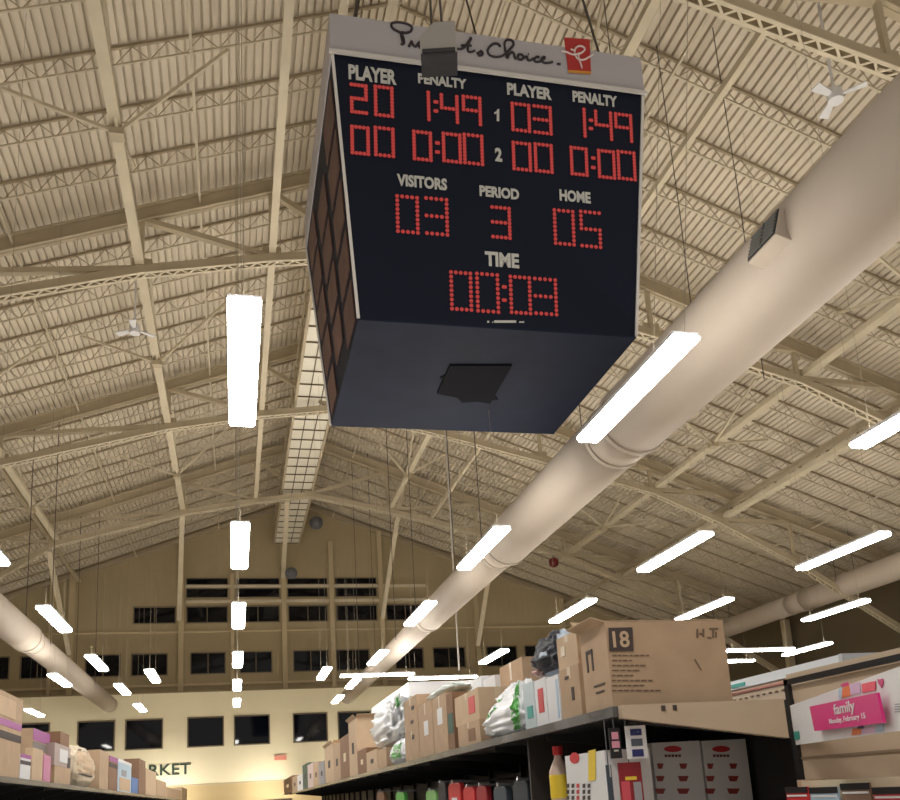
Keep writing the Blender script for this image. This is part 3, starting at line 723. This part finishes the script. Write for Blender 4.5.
for (q, nm) in [([AR.P(uN,.03,zT),AR.P(uFar,.03,zT),AR.P(uFar+.04,-.03,zT+.03),AR.P(uN+.06,-.02,zT+.035)],'flap'), ([AR.P(uFar,.03,zT),AR.P(uFar,vR,zT),AR.P(uFar+.05,vR-.1,zT+.05),AR.P(uFar+.05,.0,zT+.075)],'flap'), ([AR.P(uN+.01,.05,zT+.004),AR.P(uN+.01,vR-.02,zT+.004),AR.P(uN+.2,vR-.05,zT+.02),AR.P(uN+.2,.08,zT+.035)],'flap')]:
    MB().prism([x-og for x in q], (0,0,.004)).build(nm, cartL, bx)

# --- stacked pair behind it
u1_ = uFar+.04
mk = [('s',.3,.42,.35,.6,inkM,'printed_mark'),('s',.5,.7,.78,.84,inkM,'printed_mark'),('e',.3,.5,.4,.7,inkM,'printed_mark')]
_, _, _, zz = pxc(AR, 'tall brown carton right behind the big carton, lower of two', 563, 583, 661, group=GC, marks=mk)
pxc(AR, 'brown carton with bent flaps on top of the tall one behind the big carton', 559, 579, 628, z0=zz+.003, v0=.05, group=GC, marks=[('s',.6,.8,.4,.7,tapeM,'label_patch')], m=cartL, open_=False)
pxc(AR, 'narrow white carton beside the black wrapped bundle', 549.5, 562, 672, group=GC, m=whiteM, tape=False, marks=[('s',.1,.2,.1,.9,lbluM,'printed_stripe')])
pxc(AR, 'white carton with red vertical print next to the green and white bag', 537.5, 549, 675, group=GC, m=whiteM, tape=False, marks=[('s',.25,.7,.3,.8,redM,'red_print')])
_,ua,ub,zq = pxc(AR, 'pale blue printed carton behind the green and white bag', 526, 537, 679, group=GC, m=mat('pale_blue_card', (.55,.64,.68), .5), tape=False, marks=[('s',.2,.7,.25,.5,tealM,'printed_mark')])

# --- bags and bundles
def blob(A, name, label, cat, u0, u1, v0, v1, z0, z1, m, seed, parts=(), rough=.22, group=None, pw=.6, tp=.25, crease=.0):
    og = A.P((u0+u1)/2, (v0+v1)/2, z0); o = thing(name, label, cat, og, 0, group)
    b = MB(); NU, NV = 64, 40; vs = []; hu, hv, hz = (u1-u0)/2, (v1-v0)/2, (z1-z0)
    def sp(x, p): return math.copysign(abs(x)**p, x)
    def pt(th, ph):
        cu, cv, cz = sp(math.cos(th), pw)*sp(math.cos(ph), pw), sp(math.sin(th), pw)*sp(math.cos(ph), pw), sp(math.sin(ph), .7)
        nv = Vector((cu*1.8+seed, cv*1.8, cz*1.8)); k = 1+rough*(noise.noise(nv*1.3)+.5*noise.noise(nv*3.1)-.12)-rough*.5*abs(noise.noise(nv*2.2))
        taper = 1-tp*max(0, cz)-(tp*.4*max(0,-cz) if tp < .3 else tp*.5*cz)
        k += crease*(abs(noise.noise(nv*5.1))+.6*abs(noise.noise(nv*9.7))-.35)
        return A.d*(cu*hu*k*taper)+A.n*(cv*hv*k*taper)+Vector((0,0,hz*.5+cz*hz*.5*(k if cz > 0 else 1)))
    for j in range(NV+1):
        ph = -math.pi/2+math.pi*j/NV
        for i in range(NU): vs.append(pt(2*math.pi*i/NU, ph))
    fs = [(j*NU+i, j*NU+(i+1)%NU, (j+1)*NU+(i+1)%NU, (j+1)*NU+i) for j in range(NV) for i in range(NU)]
    if A.side > 0: fs = [f[::-1] for f in fs]
    b.add(vs, fs); b.build('bag_film', m, o, smooth=True)
    for (nm, mm, ta, tb, pa, pb) in parts:      # patch on the surface between angles
        b = MB(); nu, nv_ = 30, 40; vs = []
        for j in range(nv_+1):
            for i in range(nu+1):
                p = pt(ta+(tb-ta)*i/nu, pa+(pb-pa)*j/nv_); c = Vector((0,0,hz*.5)); vs.append(p+(p-c).normalized()*.008)
        b.add(vs, [(j*(nu+1)+i, j*(nu+1)+i+1, (j+1)*(nu+1)+i+1, (j+1)*(nu+1)+i) for j in range(nv_) for i in range(nu)]); b.build(nm, mm, o, smooth=True)
    return o
def ucol(A, x, z, v=.03):
    y = 740.; u = 0
    for _ in range(30):
        u, zz = A.uz(x, y, v); y += (zz-z)*(940/max(1.,(A.c.y+max(u,0))))
    return u
def zpx(A, x, y, v=.03): return A.uz(x, y, v)[1]
PI = math.pi
ub_ = ucol(AR,487,ZS); ua_ = ucol(AR,527,ZS)
blob(AR, 'plastic_bag', 'bulging white plastic bag with a green printed band, middle of the right shelf', 'plastic bag', ua_, ub_, .0, .34, ZS, zpx(AR,505,684)+.02, whiteW, 3.1,
     parts=[('green_band', greenM, -PI*.72, -PI*.60, -.9, .95),('green_leaf', greenM, -PI*.40, -PI*.36, -.1, .5)], rough=.14, tp=.42, crease=.22, pw=.5)
uc_ = ucol(AR,402,ZS)
pxc(AR, 'low brown carton under the white film bag, nearest of its row', 378.5, 387, 747, group=GC, m=cartM, tape=False)
blob(AR, 'plastic_bag', 'small white bag with a green square sitting below the big film bag', 'plastic bag', ucol(AR,405,ZS), ucol(AR,388,ZS), .02, .34, ZS, zpx(AR,400,737), whiteW, 8.7,
     parts=[('green_square', greenM, -PI*.62, -PI*.46, -.35, .5)], rough=.12, crease=.15, pw=.5)
zb_ = zpx(AR,400,736)
blob(AR, 'film_bag', 'big crumpled clear film bag piled high over cartons, right shelf', 'plastic bag', ucol(AR,404,ZS)+.1, ucol(AR,366,ZS)-.2, .0, .5, ZS+.27, zpx(AR,395,700)+.12, whiteW, 15.2,
     parts=[('green_print', greenM, -PI*.80, -PI*.72, .2, .75)], rough=.3, crease=.35)
# wrapped bundle beside the stacked cartons
ud, ue = ucol(AR,541,ZS)-.0, ucol(AR,559,ZS)
zl = zpx(AR,549,672)
blob(AR, 'wrapped_bundle', 'black bundle in pale blue film on top of the white cartons', 'bundle', min(ud,ue)-.06, max(ud,ue)+.22, .04, .34, zl+.005, zpx(AR,548,628), mat('pale_blue_film', (.50,.60,.72), .5, noise_amt=.15, nscale=10), 21.0,
     parts=[('black_wrap', mat('black_film', (.015,.017,.03), .5, spec=.3), -PI*.72, -PI*.34, -.9, 1.35)], rough=.18, pw=.5)
blob(AR, 'candy_bag', 'small red and white bag squeezed between white cartons and bundle', 'plastic bag', ucol(AR,541,ZS)+.02, ucol(AR,529,ZS)-.02, .05, .3, zpx(AR,538,676)+.01, zpx(AR,536,664), mat('red_white_film', (.62,.35,.33), .3, noise_amt=.6, nscale=22), 5.5, rough=.2)

# --- cartons farther down the right shelf (x_far, x_near, y_top)
_,_,_,z2 = pxc(AR, 'brown carton with faint print, lower of the stack left of the green and white bag', 459, 481, 718, group=GC, marks=[('s',.2,.5,.2,.7,cartD,'printed_mark')])
pxc(AR, 'brown carton with red print, upper of the stack left of the green and white bag', 456, 480, 686, z0=z2+.002, v0=.04, group=GC, marks=[('s',.15,.4,.25,.8,redM,'red_print')], m=cartL)
pxc(AR, 'dark narrow carton with green edge left of the stacked pair', 449.5, 455.5, 690, group=GC, m=cartD, tape=False, marks=[('s',.1,.9,.3,.65,mat('dark_green_print',(.01,.08,.05),.5),'green_stripe')])
pxc(AR, 'tall brown carton with white label, nearer of the twin tall cartons', 435, 449, 690, group=GC, marks=[('s',.3,.65,.5,.78,whiteM,'white_label')])
pxc(AR, 'tall brown carton with white label, farther of the twin tall cartons', 420.5, 434.5, 697, group=GC, marks=[('s',.3,.6,.4,.66,whiteM,'white_label')])
ut0, ut1 = ucol(AR,449,ZS), ucol(AR,421,ZS)
blob(AR, 'plastic_bag', 'flat white and green bag lying on top of the twin tall cartons', 'plastic bag', min(ut0,ut1), max(ut0,ut1)-.1, .05, .34, zpx(AR,435,694)-.03, zpx(AR,435,686)+.01, mat('white_green_film', (.72,.80,.76), .3, noise_amt=.2, nscale=8), 2.2, rough=.15)
_,_,_,z3 = pxc(AR, 'brown carton with round holes, lower of the stack beside the film bag', 406, 420, 727, group=GC, marks=[('s',.3,.45,.7,.85,inkM,'hand_hole')])
pxc(AR, 'brown carton with round holes, upper of the stack beside the film bag', 405, 418, 693, z0=z3+.002, group=GC, marks=[('s',.3,.5,.2,.3,inkM,'hand_hole'),('s',.2,.4,.6,.72,inkM,'hand_hole')])
far = [(283.5,292.5,775,cartD,'small dark brown carton at the far end of the right shelf'),(292.5,297.5,775,cartL,'slim light brown carton, second from the far end of the right shelf'),
 (297.5,303,773,whiteM,'slim white carton near the far end of the right shelf'),(303,308,762,mat('dark_green_card',(.05,.09,.06),.6),'slim dark green carton near the far end of the right shelf'),
 (308,313.5,762,mat('pinkish_card',(.6,.48,.46),.6),'slim pinkish carton beside the dark green one, right shelf'),(313.5,319,761,cartM,'slim brown carton between the pinkish and the grey cartons'),
 (319,325,760,mat('grey_card',(.32,.32,.34),.6),'slim grey carton below the far window, right shelf'),(325.5,334,742,cartL,'tall tan carton with open top, first tall one from the far end'),
 (334,341,741,cartM,'tall brown carton, second tall one from the far end of the right shelf'),(341,350,732,cartD,'tall dark brown carton where the row starts to rise'),
 (350,358,716,cartL,'tallest tan carton just before the film bag, right shelf'),(358,367,747,cartD,'short dark orange brown carton below the film bag'),(367,378,748,cartL,'short light brown carton below the film bag, in front of the dark one')]
for (xf,xn,yt,mm,lab) in far:
    pxc(AR, lab, xf, xn, yt, group=GC, m=mm, tape=False, open_=(yt in (742,716)), marks=[('s',.35,.6,.4,.6,inkM if mm is not cartD else tapeM,'printed_mark')])
# back row on the right shelf
pxc(AR, 'brown carton standing in the back row above the green and white bag', 505, 528, 653, v0=.42, v1=.8, group=GC, m=cartM)
pxc(AR, 'white carton in the back row left of the brown one', 488, 500, 672, v0=.42, v1=.75, group=GC, m=whiteM, tape=False)
pxc(AR, 'white carton in the back row, farther of the two white ones', 474, 486, 673, v0=.42, v1=.75, group=GC, m=whiteM, tape=False)

# --- goods under the right top shelf
GB = 'white bowl set cartons under the right shelf'
zlow = 1.312
for i, (xa, xb, yt) in enumerate([(651,700,743),(701,746,741)]):
    u_ = .6; va, zt = AR.vz(xa, yt, u_); vb, _z = AR.vz(xb, yt, u_)
    og = AR.P(u_, (va+vb)/2, zlow)
    o = thing('bowl_set_carton', ['white carton with pictures of red bowls under the shelf, left one','white carton with pictures of red bowls under the shelf, right one'][i], 'carton', og, 0, GB)
    abox(AR, MB(), u_,u_+.34, va+.003,vb-.003, zlow,zt, org=og).build('box_body', mat('greyish_white_card', (.86,.82,.80), .5), o)
    def q(px, py): v, z = AR.vz(px, py, u_); return AR.P(u_-.002, v, z)-og
    cx = xa+ (xb-xa)*.44
    MB().prism([q(cx+9*math.cos(t*PI/6), 749-(yt-741)*0+3.2*math.sin(t*PI/6)) for t in range(12)], -AR.d*.002).build('red_oval_mark', redM, o)
    b = MB()
    for k in range(5): b.prism([q(cx-8+k*3.4,757),q(cx-5.4+k*3.4,757),q(cx-5.4+k*3.4,754.5),q(cx-8+k*3.4,754.5)], -AR.d*.001)
    b.build('printed_lines', mat('brown_ink', (.18,.04,.03), .6), o)
    for r_ in range(3):
        for c_ in range(2):
            px_ = xa+9+c_*23; py_ = 766+r_*12.5; w_ = [3.2,4.3,5.2][r_]*(1.25 if c_ else 1)
            MB().prism([q(px_-w_,py_-2.5),q(px_-w_*.6,py_+2.8),q(px_+w_*.6,py_+2.8),q(px_+w_,py_-2.5)], -AR.d*.002).build('bowl_picture', mat('bowl_red', (.35,.04,.03), .5), o)
# white carton with yellow edge
u0_, z_ = AR.uz(597,748); u0_ = .30; u1_ = AR.uz(564,757)[0]
og = AR.P(u0_,.05,zlow); o = thing('blender_carton', 'white printed carton with a yellow corner stripe under the near end of the shelf', 'carton', og)
abox(AR, MB(), u0_,u1_, .035,.28, zlow, 1.765, org=og).build('box_body', whiteM, o)
def q2(px, py, off=.002): u, z = AR.uz(px, py, .035); return AR.P(u, .035-off, z)-og
MB().prism([q2(574+4.8*math.cos(t*PI/6)+1, 758+5.6*math.sin(t*PI/6)) for t in range(12)], -AR.n*.002).build('red_round_mark', redM, o)
MB().prism([q2(589,781),q2(596,780),q2(596,749),q2(589,751)], -AR.n*.002).build('yellow_stripe', yelM, o)
for j, (x_, c_) in enumerate([(567,inkM),(572,inkM),(577,redM),(583,inkM),(588,inkM)]):
    b = MB()
    for k in range(4): b.prism([q2(x_,788+k*6),q2(x_+2.6,787.6+k*6),q2(x_+2.6,783.5+k*6),q2(x_,784+k*6)], -AR.n*.001)
    b.build('printed_lines', c_, o)
# bottle
def bottle(A, label, px0, px1, ytop, cap, body, label_m, v=.08, name='sauce_bottle'):
    u = (AR.uz(px0,770,v)[0]+AR.uz(px1,770,v)[0])/2; r_ = .06
    ztop = AR.uz((px0+px1)/2, ytop, v)[1]; og = A.P(u, v+.02, zlow); o = thing(name, label, 'bottle', og)
    h = ztop-zlow; b = MB(); b.tube([(0,0,0),(0,0,.02),(0,0,h*.72),(0,0,h*.86),(0,0,h*.9)], [r_*.9,r_,r_,r_*.42,r_*.4], 20); b.build('bottle_body', body, o, smooth=True)
    b = MB(); b.tube([(0,0,h*.9),(0,0,h)], r_*.5, 14); b.build('bottle_cap', cap, o)
    b = MB(); b.tube([(0,0,h*.42),(0,0,h*.68)], r_+.002, 20, caps=False); b.build('bottle_label', label_m, o, smooth=True)
bottle(AR, 'bottle with a red cap and yellow label left of the white printed carton', 550, 562, 746, redM, mat('cloudy_bottle', (.66,.50,.42), .25), yelM)
# hang tags and price sign at the near end
def tagsign(name, label, cat, x0_, x1_, y0_, y1_, m, u_, parts, thick=.01):
    va, zt = AR.vz(x0_, y0_, u_); vb, zb = AR.vz(x1_, y1_, u_); og = AR.P(u_, (va+vb)/2, zb)
    o = thing(name, label, cat, og); abox(AR, MB(), u_,u_+thick, va,vb,zb,zt, org=og).build('card', m, o)
    for (nm, mm, a0,a1,b0,b1) in parts: abox(AR, MB(), u_-.003,u_-.0005, va+(vb-va)*a0,va+(vb-va)*a1, zb+(zt-zb)*b0,zb+(zt-zb)*b1, org=og).build(nm, mm, o)
    hk = AR.P(u_+.005,(va+vb)/2,zt)-og; b = MB(); b.tube([hk, hk+Vector((0,0,max(.02,ZS-.055-zt)))], .003, 5); b.build('hook', railM, o); return o
tagsign('price_sign', 'white hanging price card with three navy squares', 'sign', 625, 648.5, 726, 758, whiteM, .02, [('navy_square',navyM,.22,.78,.70,.90),('navy_square',mat('slate_print',(.10,.12,.16),.5),.22,.78,.38,.60),('navy_square',navyM,.22,.78,.06,.28),('white_caption',whiteM,.34,.66,.78,.82)])
tagsign('hang_tag', 'black hanging card with pink lettering beside the price card', 'hang tag', 608.5, 622.5, 728, 758, blackM, .03, [('pink_lettering',mat('pink_ink',(.70,.30,.40),.5),.2,.8,.62,.86),('pink_lettering',mat('pink_ink',(.70,.30,.40),.5),.15,.85,.34,.56),('white_lettering',letterM,.3,.7,.22,.28)])
tagsign('peeler_card', 'red topped card of kitchen tools hanging below the price card', 'hang tag', 618, 645, 763, 806, mat('wine_card', (.30,.02,.03), .4), .06, [('yellow_band',yelM,.25,.75,.60,.68),('pink_tool',mat('pink_tool_plastic',(.70,.10,.14),.3),.05,.42,.0,.58),('grey_tool',mat('grey_tool_plastic',(.35,.35,.38),.3),.58,.92,.0,.55)])
tagsign('whisk_card', 'dark blue hanging tool pack left of the red topped card', 'hang tag', 606, 615, 765, 806, mat('navy_card', (.05,.07,.10), .4), .05, [('white_panel',letterM,.55,.8,.7,1)])
# small hanging packs farther along
for (x0_,x1_,yt,mm,lab) in [(447,460,780,redM,'dark red hanging pouch with white label under the right shelf'),(462,474,784,redM,'dark red hanging pouch in the middle of the red group'),(475,486,783,mat('maroon_card',(.35,.02,.03),.5),'maroon hanging pouch closest to the dark ones'),
      (492,506,783,mat('slate_pouch',(.05,.07,.09),.5),'dark slate hanging pouch right of the maroon one'),(511,527,777,mat('black_pouch',(.03,.04,.05),.5),'black hanging pouch in a pale frame under the right shelf'),(425,436,788,mat('lime_pouch',(.22,.48,.15),.5),'lime green hanging pouch under the right shelf'),(437,445,780,mat('dark_pouch',(.04,.035,.04),.5),'small dark hanging pouch between green and red ones'),
      (395,404,790,greenM,'small green hanging pouch farthest along under the right shelf'),(376,384,790,mat('bronze_pouch',(.20,.10,.05),.5),'small bronze hanging pouch farthest along under the right shelf')]:
    v = .12; ua, zt = AR.uz(x1_, yt, v); ub, _ = AR.uz(x0_, yt, v); og = AR.P((ua+ub)/2, v, zt-.35)
    o = thing('hanging_pouch', lab, 'pouch', og, 0, 'pouches hanging under the right shelf')
    b = MB(); hu = abs(ub-ua)/2*.92; q = [(-hu,0),(hu,0),(hu,.30),(hu*.7,.33),(-hu*.7,.33),(-hu,.30)]
    b.prism([AR.d*x+Vector((0,0,z)) for x,z in q], AR.n*.05); b.build('pouch_body', mm, o, bevel=.008)
    b = MB(); b.prism([AR.d*x+Vector((0,0,z))-AR.n*.002 for x,z in [(-hu*.5,.05),(hu*.4,.05),(hu*.4,.2),(-hu*.5,.2)]], -AR.n*.002); b.build('pouch_label', whiteM if mm is redM and x0_ < 450 else mm, o)
    b = MB(); b.tube([AR.n*(-.015)+Vector((0,0,.345)), AR.n*.03+Vector((0,0,.335)), AR.n*.3+Vector((0,0,.335)), AR.n*(1.01-v)+Vector((0,0,.335))], [.016,.012,.006,.006], 6); b.build('silver_hook', mat('hook_steel', (.7,.7,.72), .25, metal=.6), o)

# ================================================================ LEFT SHELF CARTONS
def lc(label, xn, xf, yt, m=cartM, z0=None, v1=.34, marks=(), v0=.03, tape=False, open_=False, yb=None):
    # on the left the near column is smaller
    zz0 = ZS if z0 is None else z0
    un, uf = ucol(AL, xn, zz0, v0), ucol(AL, xf, zz0, v0); zt = AL.uz(max(xn,0.), yt, v0)[1] if yb is None else zz0+(yb-yt)/940*(AL.c.y+un)
    carton(AL, label, un, uf, zz0, zt, m=m, v0=v0, v1=v1, marks=marks, tape=tape, open_=open_, group=GL); return zt
z_ = lc('large brown carton with purple top band and black stripe, left shelf near end', -18, 19, 717, cartM, marks=[('s',0,1,.88,1,purpM,'purple_band'),('s',0,1,.66,.79,inkM,'black_stripe')])
lc('large brown carton stacked on the purple banded carton at left', -18, 22, 689, cartM, z0=z_+.002, marks=[('s',.1,.8,.1,.8,cartL,'pale_panel')])
lc('small white carton with purple lid band beside the large left cartons', 19.5, 30, 753, whiteM, marks=[('s',0,1,.85,1,purpM,'purple_band'),('s',0,1,.6,.75,inkM,'black_stripe')], v1=.2)
z_ = lc('tall brown carton with bright purple top, second stack on the left shelf', 31, 48, 727, cartM, marks=[('s',0,1,.78,1,purpM,'purple_band'),('s',0,1,.6,.76,mat('grey_band',(.22,.19,.17),.6),'grey_band')], v0=.12, v1=.42)
lc('slim cream carton with open top in front of the purple topped one', 31.5, 42, 747, cartL, v1=.10)
lc('small pink carton in front of the purple topped one', 43, 50, 754, mat('pink_card', (.62,.25,.40), .6), v1=.10)
z_ = lc('brown carton at the bottom of the third left stack', 54, 70, 765, cartM)
z_ = lc('brown and white carton in the middle of the third left stack', 54, 70, 742, mat('mixed_card', (.45,.36,.33), .6), z0=z_+.002, marks=[('s',.3,.8,.2,.8,whiteM,'white_panel'),('s',.8,1,0,.5,inkM,'black_corner')])
lc('small dark brown carton topping the third left stack', 60, 69, 731, cartD, z0=z_+.002)
# bulging cream pack
u0_, u1_ = ucol(AL,73,ZS), ucol(AL,98,ZS)
blob(AL, 'paper_sack', 'bulging cream paper pack with tan panels, middle of the left shelf', 'sack', min(u0_,u1_)+.05, max(u0_,u1_)-.05, .02, .36, ZS, AL.uz(80,743)[1], mat('cream_paper', (.60,.50,.36), .6, noise_amt=.2, nscale=7), 9.3,
     parts=[('tan_panel', cartL, PI*1.30, PI*1.62, -.2, .7),('dark_band', inkM, PI*1.34, PI*1.58, -.32, -.24),('dark_band', inkM, PI*1.34, PI*1.58, .7, .78)], rough=.12, pw=.5)
lc('brown carton right behind the bulging cream pack', 99, 108, 749, cartM)
lc('brown carton with purple lid band, right half of the left shelf', 108.5, 117, 755, cartD, marks=[('s',0,1,.85,1,purpM,'purple_band'),('s',0,1,.68,.8,inkM,'black_stripe')])
lc('white and pale blue printed carton on the left shelf', 117.5, 131, 758, lbluM, marks=[('s',.1,.9,.05,.45,cartL,'tan_picture'),('s',0,1,.9,1,whiteM,'white_band'),('s',.25,.6,.5,.7,mat('grey_card',(.32,.32,.34),.6),'dark_picture')])
lc('small bright blue carton on the left shelf', 131.5, 138, 777, blueM)
lc('brown carton past the bright blue one, left shelf', 138.5, 145, 758, cartD)
lc('light brown carton with flaps near the far end of the left shelf', 145.5, 156, 768, cartL)
lc('light brown carton third from the far end of the left shelf', 156.5, 166, 779, cartM)
lc('brown carton with open flaps, second from the far end of the left shelf', 167, 181, 787, cartM)
lc('slim pale carton at the very far end of the left shelf', 181.5, 187, 787, cartL)

# ================================================================ SIGN FIXTURE AT THE RIGHT
fx = thing('display_fixture', 'beige panelled display fixture with a black frame at the right edge', 'display fixture', (2.5, 3.2, 0))
def R3(x, y, z): return Vector((x-2.5, y-3.2, z))
def B(name, x0,x1,y0,y1,z0,z1, m, par, og): b = MB(); b.box(x0-og[0],x1-og[0],y0-og[1],y1-og[1],z0-og[2],z1-og[2]); return b.build(name, m, par)
O3 = (2.5,3.2,0)
B('frame_post', 2.482,2.502, 3.68,3.71, 0,2.02, blackM, fx, O3); B('top_rail', 2.482,2.502, 1.6,3.71, 1.995,2.02, blackM, fx, O3)
B('back_board', 2.504,2.53, 1.6,3.68, .2,1.99, beigeM, fx, O3)
B('top_ledge', 2.50,3.0, 1.6,3.71, 2.02,2.045, beigeM, fx, O3)
B('panel_seam', 2.498,2.503, 1.6,3.68, 1.655,1.665, mat('seam_brown',(.30,.22,.15),.6), fx, O3)
B('frame_post', 2.48,2.53, 1.6,1.65, 0,1.99, blackM, fx, O3)
# white sign blade
s0 = onx(791,705,2.47); 
sa, sbm = onx(791,706,2.47), onx(796,744,2.47)
dirs = azdir(631,783.0)
def onplane(px, py, p0, n):
    r = ray(px,py); o = Vector((0,0,H)); return o+r*((p0-o).dot(n)/r.dot(n))
sn = Vector((dirs.y,-dirs.x,0)); sn = -sn if sn.dot(Vector((0,0,H))-sa) < 0 else sn
c4 = [onplane(x,y,sa,sn) for x,y in ((796,745),(912,729),(912,662),(789,706))]
sg = thing('sign_board', 'white winged shelf sign with hearts and a magenta family notice', 'sign', c4[0])
og = c4[0]
MB().prism([p-og for p in c4], -sn*.012).build('white_board', whiteM, sg)
def sp_(px, py, off=.002): return onplane(px,py,sa+sn*off,sn)-og
MB().prism([sp_(816.5,731,.02),sp_(886.5,722.5,.02),sp_(879.5,692.5,.02),sp_(811.5,706.5,.02)], sn*.008).build('magenta_notice', pinkM, sg)
tx = MB()
a, c, d = sp_(835,718,.03), sp_(856,714,.03), sp_(834,706,.03)
text('notice_lettering', 'family', whiteM, a, c-a, Vector((0,0,1)), (c-a).length, (d-a).length*1.1, sg, bold=.015, depth=.001)
a, c, d = sp_(830,725.5,.03), sp_(866,720,.03), sp_(830,720.5,.03)
text('notice_lettering', 'Monday, February 15', whiteM, a, c-a, Vector((0,0,1)), (c-a).length, (d-a).length*1.1, sg, bold=.012, depth=.001)
for (poly, mm, nm) in [([(842,698),(851,696),(849,685),(843,688)],orangeM,'orange_patch'),([(839,699),(843,698),(843,687),(839,689)],lbluM,'blue_patch'),([(843,687),(850,685),(848,682),(841,684.5)],pinkM,'pink_patch'),([(851,695),(861,692.5),(860,682),(850,684)],mat('lilac',(.72,.50,.72),.5),'lilac_patch'),
      ([(863,693),(876,690),(876,681),(870,682),(862,684)],mat('coral',(.85,.10,.16),.5),'heart_patch'),([(882,688),(884,682),(883,678.5),(880,679.5),(878,679),(878.5,682.5)],mat('rose',(.62,.05,.20),.5),'heart_patch'),
      ([(852,735.5),(861,734.5),(862,728),(853,729)],orangeM,'orange_patch'),([(862,734),(876,732.5),(876,726.5),(862,728.5)],mat('lilac',(.72,.50,.72),.5),'lilac_patch'),([(876,732.5),(884,731.5),(884,724),(876,726)],lbluM,'blue_patch'),([(795,740),(800,739),(799,731),(794,732)],tealM,'teal_patch'),([(858,729.5),(864,728.5),(863,725.5),(858,726.5)],navyM,'navy_patch')]:
    MB().prism([sp_(x,y,.001) for x,y in poly], sn*.002).build(nm, mm, sg)
b = MB()
for k in range(4): b.prism([sp_(895,705+k*2.5),sp_(905,704+k*2.5),sp_(905,703+k*2.5),sp_(895,704+k*2.5)], sn*.001)
b.build('small_print', mat('grey_card',(.32,.32,.34),.6), sg)
# beige bin below with magazines
cb = thing('display_bin', 'cream edged beige bin below the sign at the lower right', 'bin', (2.40,2.9,0)); O4 = (2.40,2.9,0)
def onX(px,py,X=2.36): return onx(px,py,X)
zt = onX(850,779).z
B('front_lip', 2.36,2.38, 1.7,3.50, zt-.085, zt, mat('cream_edge',(.72,.62,.45),.5), cb, O4)
B('end_cheek', 2.36,2.478, 3.50,3.53, .1, zt+.005, cartL, cb, O4)
B('bin_base', 2.38,2.478, 1.7,3.50, .1, zt-.1, beigeM, cb, O4)
B('bin_front', 2.36,2.38, 1.7,3.50, .1, zt-.09, beigeM, cb, O4)
for i, (xa, xb, yt, m1, lab) in enumerate([(786,808,787,redM,'red and black gift card leftmost in front of the bin'),(810,838,787,lbluM,'pale blue and black gift card second in front of the bin'),(841,870,783,mat('brown_photo',(.25,.16,.11),.5),'brown photo gift card with raised black top'),(873,905,787,mat('crimson_card',(.62,.05,.08),.4),'crimson and white gift card at the right edge')]):
    p0, p1 = onX(xa,yt,2.33), onX(xb,yt,2.33); y0_, y1_ = min(p0.y,p1.y), max(p0.y,p1.y); zt_ = (p0.z+p1.z)/2
    o = thing('gift_card', lab, 'gift card', (2.33,y0_,zt_-.12), 0, 'cards in front of the bin')
    b = MB(); b.box(-.004,.004, 0,y1_-y0_, 0,.12); b.build('card', m1, o)
    b = MB(); b.box(-.008,-.004, 0,y1_-y0_, .095,.12); b.build('black_header', blackM, o)
    b = MB(); b.box(-.008,-.004, .01,(y1_-y0_)-.01, .08,.088); b.build('white_edge', whiteM, o)
    b = MB(); b.tube([(.005,(y1_-y0_)/2,.11),(.03,(y1_-y0_)/2,.112)], .003, 5); b.build('peg', railM, o)
# neighbouring aisle: white header over beige shelf backs
hx = 4.2
p0, p1 = onx(838,655,hx), onx(730,682,hx); zt = (p0.z+p1.z)/2
o = thing('neighbour_shelf', 'beige shelf run with a white header in the next aisle, right of the carton', 'store shelf', (hx, p0.y, 0)); O5 = (hx,p0.y,0)
B('header_board', hx,hx+.05, p0.y,13, zt-.075,zt, mat('header_white',(.70,.73,.76),.4), o, O5)
B('header_end', hx+.0,hx+.5, p0.y-.04,p0.y-.001, zt-.075,zt+.005, mat('header_grey',(.5,.52,.55),.4), o, O5)
B('back_board', hx+.02,hx+.06, p0.y,13, .1,zt-.077, beigeM, o, O5)
B('red_rail', hx+.0,hx+.018, p0.y,13, zt-.115,zt-.10, mat('dusty_red',(.45,.16,.13),.5), o, O5)
q = onx(738,687,hx); B('teal_emblem', hx-.01,hx, q.y-.12,q.y+.35, zt-.06,zt-.03, tealM, o, O5)
b = MB()
for k in range(40): b.box(0.008,.018, .1+k*.09,.13+k*.09, zt-.17,zt-.155)
b.build('peg_hole_row', mat('peg_hole',(.2,.14,.1),.6), o)
# white canopy deep in the store
cn = thing('canopy', 'white canopy of the counter deep in the store behind the film bag', 'canopy', (4.6, 24, 0)); O6 = (4.6,24,0)
B('fascia', 4.6,11, 24,24.2, 4.22,4.6, whiteM, cn, O6); B('side_fascia', 4.6,4.8, 24.2,31, 4.22,4.6, whiteM, cn, O6); B('canopy_roof', 4.8,11, 24.2,31, 4.5,4.58, whiteM, cn, O6)
for (x,y) in ((4.7,30.9),(10.9,24.1)): B('canopy_post', x-.08,x+.08, y-.08,y+.08, 0,4.22, whiteM, cn, O6)
